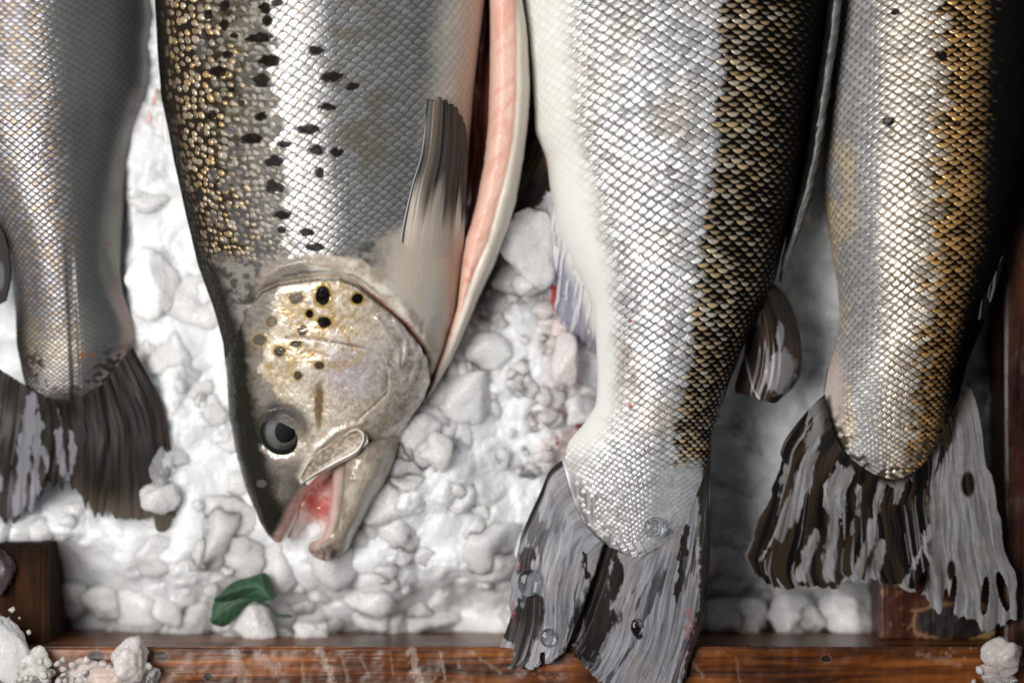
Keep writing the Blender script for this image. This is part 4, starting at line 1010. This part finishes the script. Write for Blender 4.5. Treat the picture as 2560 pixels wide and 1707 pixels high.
SPOT_XL = edge([(-90, 386), (0, 389), (134, 396), (245, 405), (321, 422), (402, 436), (469, 451), (562, 473), (661, 496), (767, 534), (853, 558), (962, 569), (1038, 573), (1124, 590), (1217, 617), (1298, 650), (1339, 674), (1352, 690)], 34)
SPOT_XR = edge([(-90, 1216), (0, 1211), (115, 1197), (241, 1182), (344, 1174), (459, 1168), (591, 1162), (689, 1154), (792, 1140), (880, 1108), (940, 1085), (1000, 1062), (1050, 1034), (1080, 1004), (1110, 960), (1140, 900), (1170, 850), (1200, 800), (1250, 762), (1300, 738), (1340, 718), (1352, 706)], 26)

def spotted_fish():
    root = empty('salmon', 'spotted fish lying head down with open mouth and slit pink belly', 'fish', 'fish laid side by side on the ice')
    zc = ramp([(-90, .058), (600, .058), (900, .056), (1100, .055), (1352, .056)])
    tt = ramp([(-90, .054), (450, .052), (700, .047), (900, .041), (1050, .033), (1150, .025), (1250, .018), (1330, .011), (1352, .006)])
    tb = ramp([(-90, .045), (700, .04), (1000, .03), (1352, .006)])
    ys, top, bot, px, py, arc, N = fish_grid(-70, 1352, 1.8, SPOT_XL, SPOT_XR, zc, tt, tb, 2.15, 1.9)
    off = px - SPOT_XL(py)
    lat = np.interp(ys, [-90, 0, 300, 500, 700, 1352], [655, 662, 690, 706, 735, 740])
    ref = at_x(px, arc, lat)
    w = ramp([(-90, 31), (300, 30), (600, 26), (1352, 24)])
    a, b, wy = lattice(ys, arc, ref, w, .40, True, .0, -.42)
    a = a + .10 * (vn(px / 45, py / 45, 23) - .5) * 2; b = b + .25 * (vn(px / 60, py / 60, 24) - .5) * 2
    da, f, e, g, r = scales(a, b, 404, pw=2.1); mm = np.minimum(e, g); dm = 1 - (1 - np.clip(mm / .45, 0, 1)) ** 2
    wb = ramp([(-90, 23), (300, 22), (650, 16), (1352, 13)])
    a2, b2, wy2 = lattice(ys, arc, ref, wb, .46, True, .25, .25)
    a2 = a2 + .35 * (vn(px / 16, py / 16, 33) - .5); b2 = b2 + .5 * (vn(px / 16, py / 16, 34) - .5)
    q1_, q2_, q3_ = worley(a2 + 40, b2 * .5 + 40, 7, .62); r2 = [hsh(np.round(q3_ * 99991), 3, t_, 9) for t_ in range(4)]
    d = px - lat[:, None]
    n1 = fbm(px / 60, py / 60, 3, 71)
    bead = ss(0, -28, d + 60 * (r2[1] - .5)); goldz = ss(-60, -190, d + 110 * (r2[0] - .5))                        # small bead-like scales on the back
    mid = ss(-14, 14, d + 56 * (r[0] - .5))
    bright = mid * ss(175, 60, d - .12 * (py - 300) * 0 + 60 * (n1 - .5))
    fine = ss(60, 160, d + 40 * (n1 - .5))
    cream = ss(-150, -40, px - SPOT_XR(py) + 40 * (n1 - .5))
    lowfade = ss(672, 622, py + .25 * (px - 700) * ss(700, 1000, px))
    k = wy / 30
    h = 2.0 * k * f ** 1.2 + 1.6 * k * dm - .6 * k * (2 * da) ** 2 + ((r[2] - .5) * 4.6 * da + (r[3] - .5) * 3 * (f - .5)) * k - 1.6 * k * ss(.22, 0, e)
    dome = np.sqrt(np.clip(1 - (q1_ / (.33 + .12 * r2[2])) ** 2, 0, 1))
    hb = 3.4 * ss(6, 50, off) * dome * (.6 + .6 * r2[3]) * (.35 + .65 * goldz)
    amp = (.22 + .78 * mid) * (1 - .55 * fine) * (1 - .5 * cream) * (1 - bead)
    disp = (h * amp + hb * bead) * lowfade + 3 * (fbm(px / 90, py / 140, 3, 72) - .5) + .5 * (fbm(px / 7, py / 7, 2, 8) - .5)
    br = .75 + .5 * r[1]
    silver = mixc((0.48, 0.44, 0.40), (0.93, 0.92, 0.92), ss(.06, .5, f)) * (br * 1.06)[..., None]
    seam = ss(.62, .03, g) * .72 + ss(.14, .0, e) * .75; silver = mixc(silver, (0.055, 0.036, 0.018), np.clip(seam, 0, .95))
    silver = mixc(silver, (0.45, 0.27, 0.07), ss(.55, .9, r[0]) * ss(.5, .1, f) * .8)
    fin_c = mixc((0.12, 0.124, 0.124), (0.25, 0.255, 0.255), ss(.25, .9, f) * br)
    fin_c = mixc(fin_c, (0.055, 0.052, 0.045), ss(.26, .04, mm) * .6); fin_c = mixc(fin_c, (0.5, 0.5, 0.5), ss(.12, .02, e) * ss(.55, .8, r[2]) * .8); fin_c = mixc(fin_c, (0.11, 0.090, 0.050), ss(.44, .70, fbm(px / 55, py / 40, 4, 73)) * ss(380, 200, d) * .55 * ss(560, 350, py))
    crm = mixc((0.56, 0.53, 0.48), (0.70, 0.67, 0.60), f * br)
    oliv = mixc((0.040, 0.031, 0.016), (0.13, 0.112, 0.080), ss(.3, .75, fbm(px / 36, py / 36, 3, 74)))
    oliv = mixc(oliv, (0.17, 0.155, 0.145), ss(300, 520, py) * .6)
    oliv = mixc(oliv, (0.42, 0.38, 0.32), ss(.45, .8, f) * ss(.05, .3, mm) * ss(.35, .9, r[1]) * .6)
    beadc = mixc((0.022, 0.016, 0.011), mixc((0.56, 0.37, 0.16), (0.66, 0.56, 0.44), r2[0]), ss(.05, .45, dome) * ss(8, 70, off + 30 * (r2[2] - .5)) * (.45 + .55 * r2[3]))
    beadc = mixc(mixc(oliv * .8, mixc((0.20, 0.175, 0.14), (0.36, 0.33, 0.29), r2[3]), ss(.1, .6, dome) * (.25 + .6 * ss(100, 500, py + 200 * (n1 - .5)))), beadc, goldz)
    c = mixc(oliv, silver, mid); c = mixc(c, fin_c, fine); c = mixc(c, crm, cream * .9); c = mixc(c, beadc, bead)
    c = mixc(c, (0.012, 0.011, 0.010), ss(22, 4, off))
    shoulder = (1 - lowfade)
    sh = mixc((0.07, 0.066, 0.06), (0.24, 0.225, 0.205), ss(.3, .7, fbm(px / 15, py / 13, 4, 75))); sh = mixc(sh, (0.022, 0.020, 0.017), ss(70, 30, off + 20 * (n1 - .5)))
    throat = ss(900, 1010, px + .2 * (py - 700)); sh = mixc(sh, mixc((0.60, 0.52, 0.44), (0.52, 0.54, 0.50), ss(1.2, .5, ellipse(px, py, 1085, 770, 40, 70)) * fbm(px / 8, py / 8, 2, 9)), throat)
    c = mixc(c, sh, shoulder)
    spn = fbm(px / 11, py / 9, 3, 76)
    spm = np.zeros(px.shape)
    for sx, sy, rx, ry, s in SPOTS:
        m = (np.abs(px - sx) < 80) & (np.abs(py - sy) < 60)
        q = ellipse(px[m], py[m], sx, sy, rx * 1.02, ry * 1.05) + .9 * (spn[m] - .5)
        lo = mixc((0.085, 0.083, 0.086), (0.010, 0.007, 0.006), s if s > .75 else 0)
        t = ss(1.30, .78, q) * (.96 if s > .75 else .75)
        c[m] = mixc(c[m], lo, t)
        disp[m] *= 1 - .6 * ss(1.15, .85, q); spm[m] = np.maximum(spm[m], ss(1.15, .85, q) * (1 if s > .75 else .4))
    metal = (.30 * mid * (1 - .45 * fine)) * (1 - cream * .7); metal = metal * (1 - bead) + bead * .45 * ss(.1, .5, dome) * goldz
    metal = metal * (1 - shoulder) * ss(.04, .12, c.max(-1))
    rough = .33 + .1 * (r[0] - .5)
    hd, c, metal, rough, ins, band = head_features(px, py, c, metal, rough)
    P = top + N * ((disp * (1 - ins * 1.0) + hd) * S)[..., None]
    pr = props(0, metal, rough, .45); pr[..., 2] = np.where(ins, .85, (.12 + .25 * mid) * ss(10, 60, off) * (1 - spm)); pr[..., 1] = np.where(ins, rough, rough + .25 * spm + .15 * (1 - mid) * (1 - bead)); pr[..., 0] *= 1 - spm; pr[..., 3] = np.where(ins, 1, (1 - .9 * spm) * (1 - .85 * bead * (1 - ss(.05, .4, dome))) * ss(0, 40, off))
    blk = ss(.02, .07, c.max(-1)); pr[..., 2] *= np.where(ins, .15 + .85 * blk, 1); pr[..., 3] *= np.where(ins, .2 + .8 * blk, 1)
    # one continuous skin, split along the gill opening into body and head
    nr, nt_ = top.shape[:2]
    G = np.concatenate([P, bot], 1); nc = G.shape[1]
    hv = np.zeros((nr, nc), bool); hv[:, :nt_] = ins
    hv[:, nt_:] = (ys > 960)[:, None]
    cb = np.zeros(bot.shape[:2] + (3,)); cb[:] = (.5, .45, .4)
    col = np.concatenate([c, cb], 1); prr = np.concatenate([pr, props(0, np.zeros(bot.shape[:2]), .4, .3)], 1)
    Q = quads_grid(nr, nc, True)
    hq = hv.reshape(-1)[Q].all(1)
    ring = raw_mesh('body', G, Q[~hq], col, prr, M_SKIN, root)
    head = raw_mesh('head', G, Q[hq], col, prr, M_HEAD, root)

    # ---- eye
    def dome_part(name, cx, cy, rx, ry, z0, hgt, colf, mat, parent, n=70, rough=.38, coat=1.0, metal=None):
        th = np.linspace(0, 2 * np.pi, 96, endpoint=False); rr = np.linspace(0.0, 1, n)[:, None]
        X = cx + rx * rr * np.cos(th); Y = cy + ry * rr * np.sin(th)
        G_ = W(X, Y, z0); G_[..., 2] = z0 + hgt * np.clip(1 - rr ** 2, 0, 1) ** .7 + 0 * X
        c_ = colf(X, Y, rr + 0 * X)
        return raw_mesh(name, G_, quads_grid(n, 96, True)[:, ::-1], c_, props(0, (0 * X) if metal is None else metal(rr + 0 * X), rough, coat), mat, parent)
    m0 = (np.abs(px - 705) < 70) & (np.abs(py - 1079) < 70)
    ring_m = m0 & (np.abs(ellipse(px, py, 705, 1079, 54, 57) - 1) < .06)
    ez = float(np.median(P[..., 2][ring_m])) - .0006
    def eyec(X, Y, rr):
        q = ellipse(X, Y, 707, 1079, 31, 33); nn = fbm(X / 9, Y / 9, 3, 5)
        c_ = mixc((0.022, 0.024, 0.024), (0.06, 0.064, 0.064), nn); c_ = mixc(c_, (0.085, 0.092, 0.10), ss(704, 690, X + 10 * (nn - .5)) * ss(.92, .7, rr) * ss(1052, 1066, Y))  # paler left half of the iris is a painted reflection
        c_ = mixc(c_, (0.14, 0.115, 0.07), ss(.14, .05, np.abs(q - .95)) * .5); c_ = mixc(c_, (0.012, 0.012, 0.011), ss(.66, .86, rr))
        return c_
    eye = dome_part('eye', 705, 1079, 54, 58, ez, .0027, eyec, M_EYE, root, coat=.035)
    def pupc(X, Y, rr): return np.zeros(X.shape + (3,)) + np.array((0.003, 0.003, 0.004))
    dome_part('pupil', 712, 1079, 25, 27, ez + .00265, .0005, pupc, M_PUPIL, eye, n=14, rough=.5, coat=0.0)

    # ---- upper lip plate (maxilla)
    Pf, u, v = coons([(746, 1204), (768, 1146), (810, 1102), (860, 1074), (896, 1068)], [(752, 1212), (788, 1190), (842, 1164), (894, 1136), (912, 1102)],
                     [(746, 1204), (749, 1208), (752, 1212)], [(896, 1068), (912, 1080), (912, 1102)], 120, 60)
    x, y = Pf[..., 0], Pf[..., 1]
    rim = np.minimum(v, 1 - v) * 2; rim = np.minimum(rim, np.minimum(u, 1 - u) * 8)
    hz = np.array([[float(np.interp(xx, px[int((yy + 70) / 1.8)], P[int((yy + 70) / 1.8), :, 2])) for xx, yy in zip(xr_, yr_)] for xr_, yr_ in zip(x[::7, ::7], y[::7, ::7])])
    zb = float(np.median(hz)); zz = np.interp(u, [0, .4, 1], [np.quantile(hz, .35), zb + .001, np.quantile(hz, .8)]) + .0022
    z = zz + .0022 * ss(0, .24, rim) - .0008 * ss(.24, .6, rim)
    c = mixc((0.66, 0.60, 0.52), mixc((0.13, 0.095, 0.06), (0.34, 0.27, 0.19), ss(.3, .7, fbm(x / 8, y / 8, 3, 2))), ss(.30, .60, rim + .25 * (fbm(x / 10, y / 10, 2, 5) - .5)))
    c = mixc(c, (0.30, 0.16, 0.08), ss(.10, .0, rim) * .5)
    sheet('upper_jaw_plate', Pf, z, c, props(0, .05 + 0 * u, .42 + 0 * u, .2), M_HEAD, root, .003)

    # ---- lower jaw
    ljl = edge([(960, 860), (1020, 850), (1100, 842), (1168, 832), (1227, 828), (1309, 818), (1347, 803), (1360, 780), (1372, 776), (1386, 792), (1393, 812)], 10)
    ljr = edge([(960, 1040), (1010, 1040), (1054, 1024), (1119, 1000), (1184, 978), (1240, 940), (1303, 906), (1340, 884), (1360, 877), (1380, 862), (1393, 830)], 14)
    ys2, t2, b2 = loft(962, 1393, 1.9, ljl, ljr, ramp([(960, .046), (1150, .053), (1393, .059)]), ramp([(960, .002), (1010, .008), (1060, .020), (1100, .0275), (1140, .0305), (1190, .0285), (1250, .023), (1340, .015), (1393, .004)]), ramp([(960, .02), (1393, .006)]), 2.1, 1.9)
    x, y = project(t2); o = x - ljl(y); n1 = fbm(x / 22, y / 30, 3, 81)
    lipd = np.exp(-((o - 9) / 8) ** 2) * ss(1100, 1170, y); grv = np.exp(-((o - 26) / 4) ** 2) * ss(1350, 1320, y) * ss(1120, 1180, y)
    t2 = t2 + gnormal(t2) * ((5 * lipd - 4 * grv + 3 * (n1 - .5) + 6 * ss(1345, 1372, y) * ss(60, 20, o)) * S)[..., None]
    c = mixc((0.30, 0.245, 0.195), (0.50, 0.43, 0.35), ss(.25, .75, n1 + .3 * (fbm(x / 6, y / 6, 2, 85) - .5)))
    c = mixc(c, (0.24, 0.19, 0.14), ss(.3, .6, vn(x / 6, y / 40, 5)) * ss(70, 30, o) * .6)
    c = mixc(c, (0.62, 0.55, 0.44), ss(1150, 1240, y + .5 * (x - 900) + 30 * (n1 - .5)) * ss(40, 70, o) * .8)
    c = mixc(c, (0.66, 0.44, 0.40), ss(24, 14, o) * .85 * ss(1110, 1160, y)); c = mixc(c, (0.20, 0.15, 0.13), grv * .8)
    c = mixc(c, mixc((0.10, 0.08, 0.07), (0.36, .29, .25), ss(.3, .6, fbm(x / 7, y / 7, 2, 4))), ss(1352, 1376, y - .12 * np.clip(o - 40, 0, 60)) * .85)
    ring_mesh('lower_jaw', t2, b2, c, props(0, 0 * x, .30, .5), (.4, .35, .3), M_HEAD, root)

    # ---- inside of the mouth
    Pf, u, v = coons([(722, 1345), (760, 1260), (830, 1150), (880, 1110)], [(800, 1352), (822, 1310), (838, 1240), (880, 1130)], [(722, 1345), (760, 1352), (800, 1352)], [(880, 1110), (880, 1120), (880, 1130)], 110, 70)
    x, y = Pf[..., 0], Pf[..., 1]; n1 = fbm(x / 12, y / 12, 3, 91)
    z = .0645 - .010 * np.sin(np.pi * v) + .003 * (n1 - .5) - .012 * ss(1260, 1340, y)
    c = mixc((0.62, 0.30, 0.27), (0.76, 0.50, 0.45), n1)
    c = mixc(c, (0.50, 0.09, 0.08), .85 * ss(.22, .62, fbm(x / 20, y / 12, 3, 92) + .35 * np.exp(-(dline(x, y, [(765, 1240), (812, 1272), (828, 1262)]) / 14) ** 2) + .2 * np.exp(-(dline(x, y, [(790, 1200), (845, 1160)]) / 14) ** 2) - .12))
    c = mixc(c, (0.72, 0.60, 0.55), ss(1285, 1330, y + 20 * (n1 - .5)))
    sheet('mouth_lining', Pf, z, c, props(0, 0 * u, .25 + 0 * u, .6), M_FLESH, root, .002)

    # ---- pectoral fin
    Pf, u, v = coons([(1004, 716), (1040, 740), (1100, 735), (1150, 690)], [(1070, 252), (1088, 248), (1108, 250), (1140, 270), (1164, 312)],
                     [(1004, 716), (1000, 660), (1005, 580), (1028, 470), (1052, 390), (1062, 320), (1070, 252)], [(1150, 690), (1160, 600), (1166, 480), (1170, 380), (1164, 312)], 170, 260)
    Pf[..., 1] += (vn(u * 40, 0 * u, 45) - .5) * 14 * ss(.9, 1, v)
    x, y = Pf[..., 0], Pf[..., 1]
    rays = vn(u * 30 + 1.5 * v, v * 1.6, 6)
    hz = np.array([[float(np.interp(x[i, j], px[int((y[i, j] + 70) / 1.8)], top[int((y[i, j] + 70) / 1.8), :, 2])) for j in range(0, 170, 10)] for i in range(0, 260, 10)])
    ii = np.linspace(0, hz.shape[0] - 1, 260); jj = np.linspace(0, hz.shape[1] - 1, 170)
    zb = np.array([np.interp(jj, np.arange(hz.shape[1]), row) for row in np.array([np.interp(ii, np.arange(hz.shape[0]), cc) for cc in hz.T]).T])
    root_h = .0035 + .006 * np.sin(np.pi * np.clip(u, 0, 1)) * ss(0, .5, v)
    z = zb * (1 - ss(.08, .4, v)) + np.maximum(zb, .080) * ss(.08, .4, v) + root_h * ss(.12, .5, v) - .004 * ss(.34, .0, v) + .0004 * rays * ss(.12, .4, v)
    tipd = ss(.36, .60, v + .16 * (fbm(u * 14, v * 2, 2, 3) - .5) * 2 + .12 * (u - .4))
    c = mixc((0.60, 0.52, 0.44), (0.30, 0.25, 0.22), ss(.3, .5, v) * ss(.9, .4, u) * .6)
    c = mixc(c, mixc((0.008, 0.008, 0.009), (0.06, 0.052, 0.046), ss(.45, .75, vn(u * 44 + 2 * v, v * 1.5, 8))), tipd * .97)
    c = mixc(c, (0.22, 0.175, 0.14), ss(.34, .22, u) * ss(.06, .12, u) * ss(.3, .5, v) * .45)
    c = mixc(c, (0.010, 0.010, 0.012), ss(.055, .035, u) * ss(.1, .2, v) * .95); c = mixc(c, (0.34, .35, .38), ss(.025, .010, u) * ss(.1, .25, v) * ss(.95, .8, v))
    sheet('pectoral_fin', Pf, z, c, props(0, 0 * u, .46 + 0 * u, .12), M_FIN, root, .0022)

    # ---- cavity lining and the cut belly flap
    fl = edge([(-90, 1224), (0, 1225), (115, 1226), (230, 1224), (321, 1220), (413, 1210), (505, 1192), (574, 1172), (603, 1163), (689, 1152), (769, 1143), (880, 1106), (960, 1076), (1020, 1050)], 26)
    fb = edge([(-90, 1292), (0, 1293), (230, 1293), (344, 1285), (430, 1267), (517, 1244), (603, 1221), (677, 1187), (769, 1156), (880, 1112), (1020, 1052)], 26)
    fr = edge([(-90, 1300), (0, 1306), (103, 1321), (230, 1326), (298, 1322), (402, 1308), (505, 1290), (585, 1267), (666, 1234), (740, 1198), (821, 1164), (895, 1132), (960, 1094), (1020, 1058)], 26)
    ys3, t3, b3 = loft(-70, 1020, 2.4, fl, fr, ramp([(-90, .052), (600, .052), (1020, .050)]), ramp([(-90, .036), (500, .036), (700, .028), (900, .014), (1020, .004)]), ramp([(-90, .04), (1020, .02)]), 3.6, 2.0)
    x, y = project(t3); n1 = fbm(x / 16, y / 22, 3, 95); n2 = fbm(x / 7, y / 7, 2, 96)
    o = (x - fl(y)) / np.maximum(fb(y) - fl(y), 4)
    skin = ss(-7, 7, x - fb(y))
    t3 = t3 + gnormal(t3) * ((2 * (n1 - .5) + .6 * (n2 - .5) - 3 * np.exp(-((x - fb(y)) / 7) ** 2)) * S)[..., None]
    bands = ss(.45, .7, vn((x + .3 * y) / 70, (y + .8 * x) / 24, 9)) * ss(.9, .6, np.abs(o - .55) * 2)
    c = mixc((0.78, 0.52, 0.42), (0.72, 0.36, 0.27), bands * .6 + .35 * (n2 - .3))
    c = mixc(c, (0.56, 0.20, 0.16), ss(600, 700, y) * ss(.5, .7, n1) * .7)
    c = mixc(c, (0.74, 0.68, 0.60), skin)
    ring_mesh('belly_flap', t3, b3, c, props(0, 0 * x, .46 + .1 * (n2 - .5), .08), (.6, .4, .35), M_FLESH, root)

    ys4 = np.arange(-70, 640, 4.0); q = np.linspace(0, 1, 40)
    xl4 = SPOT_XR(ys4) - 34; xr4 = fl(ys4) + 24
    X4 = xl4[:, None] + (xr4 - xl4)[:, None] * q[None]; Y4 = ys4[:, None] + 0 * X4
    n1 = fbm(X4 / 12, Y4 / 90, 3, 97)
    Z4 = .060 - .016 * np.sin(np.pi * q)[None] * ss(640, 400, Y4) + .010 * ss(.55, 1, q)[None] + .003 * (n1 - .5)
    c = mixc((0.11, 0.012, 0.007), (0.44, 0.19, 0.16), np.clip(ss(.42, .75, q)[None] * (.35 + n1 * .7) * ss(60, 260, Y4), 0, 1))
    sheet('belly_cavity', np.stack([X4, Y4], -1), Z4, c, props(0, 0 * X4, .3 + 0 * X4, .5), M_FLESH, root, .003)
    return root
spotted_fish()

# =================================================================== water drops on the silver fish's tail
def droplet(px, py, z, rx, ry, label, rot=0):
    V, F = ico(4); P = V * np.array([rx, ry, min(rx, ry) * .42])
    P[:, 2] = np.where(P[:, 2] < 0, P[:, 2] * .2, P[:, 2])
    P *= (1 + .12 * (vn3(V * 1.6 + px, 3) - .5))[:, None]
    c, s = math.cos(rot), math.sin(rot); P = P @ np.array([[c, s, 0], [-s, c, 0], [0, 0, 1]]) * S
    o = raw_mesh('water_droplet', P, F, np.ones((len(P), 3)), props(len(P), np.zeros(len(P)), .05), M_WATER, None)
    o.location = W(px, py, z); tag(o, label, 'water drop', 'water drops on the silver fish')
droplet(1322, 1455, .0885, 26, 32, 'large clear water drop on the left lobe of the big grey tail')
droplet(1371, 1593, .0870, 20, 22, 'round water drop low on the left lobe of the big grey tail')
droplet(1636, 1320, .0950, 25, 24, 'clear round water drop where the silver scales end before the tail')
droplet(1593, 1568, .0885, 15, 22, 'upright water drop in the middle of the big grey tail')

# =================================================================== the leaf
leaf = empty('green_leaf', 'curled dark green leaf on the ice at the front beam', 'leaf')
def blade(B, T, L, R, zf, seed):
    Pf, u, v = coons(B, T, L, R, 120, 70)
    x, y = Pf[..., 0], Pf[..., 1]
    vein = np.exp(-((np.mod(u * 6 + 1.1 * np.abs(v - .5) * 2, 1) - .5) / .06) ** 2) * .7 * ss(.02, .1, np.abs(v - .5)) + np.exp(-((v - .5) / .025) ** 2)
    z = zf(u, v) - .0004 * vein + .0004 * (fbm(u * 14, v * 9, 2, seed) - .5)
    c = mixc(mixc((0.010, 0.042, 0.020), (0.026, 0.085, 0.040), fbm(u * 5, v * 4, 3, seed)), (0.10, 0.22, 0.13), np.clip(vein, 0, 1) * .55)
    return sheet('leaf_blade', Pf, z, c, props(0, 0 * u, .55 + 0 * u, .02), M_LEAF, leaf, .0008)
blade([(535, 1502), (575, 1500), (610, 1490), (640, 1505), (668, 1500)], [(545, 1490), (580, 1456), (625, 1442), (668, 1434), (690, 1492)], [(535, 1502), (538, 1498), (545, 1490)], [(668, 1500), (680, 1498), (690, 1492)],
      lambda u, v: 0.050 + .0045 * np.sin(np.pi * v) + .002 * u, 3)
blade([(532, 1560), (560, 1566), (590, 1545), (620, 1512), (648, 1500)], [(528, 1540), (534, 1506), (560, 1480), (600, 1482), (648, 1498)], [(532, 1560), (526, 1552), (528, 1540)], [(648, 1500), (648, 1499), (648, 1498)],
      lambda u, v: 0.044 + .0045 * np.sin(np.pi * np.clip(v * .8 + .1, 0, 1)) + .001 * u, 4)
sp = spline([(640, 1500), (672, 1515), (690, 1535), (730, 1540)], 40)
th = np.linspace(0, 2 * np.pi, 10, endpoint=False)
Pt = W(sp[:, 0], sp[:, 1], .049)[:, None, :] + 4 * S * np.stack([0 * th, np.cos(th), np.sin(th)], -1)[None]
raw_mesh('leaf_stem', Pt, quads_grid(40, 10, True), np.zeros((40, 10, 3)) + np.array((0.02, 0.05, 0.03)), props(0, np.zeros((40, 10)), .5, .1), M_LEAF, leaf)
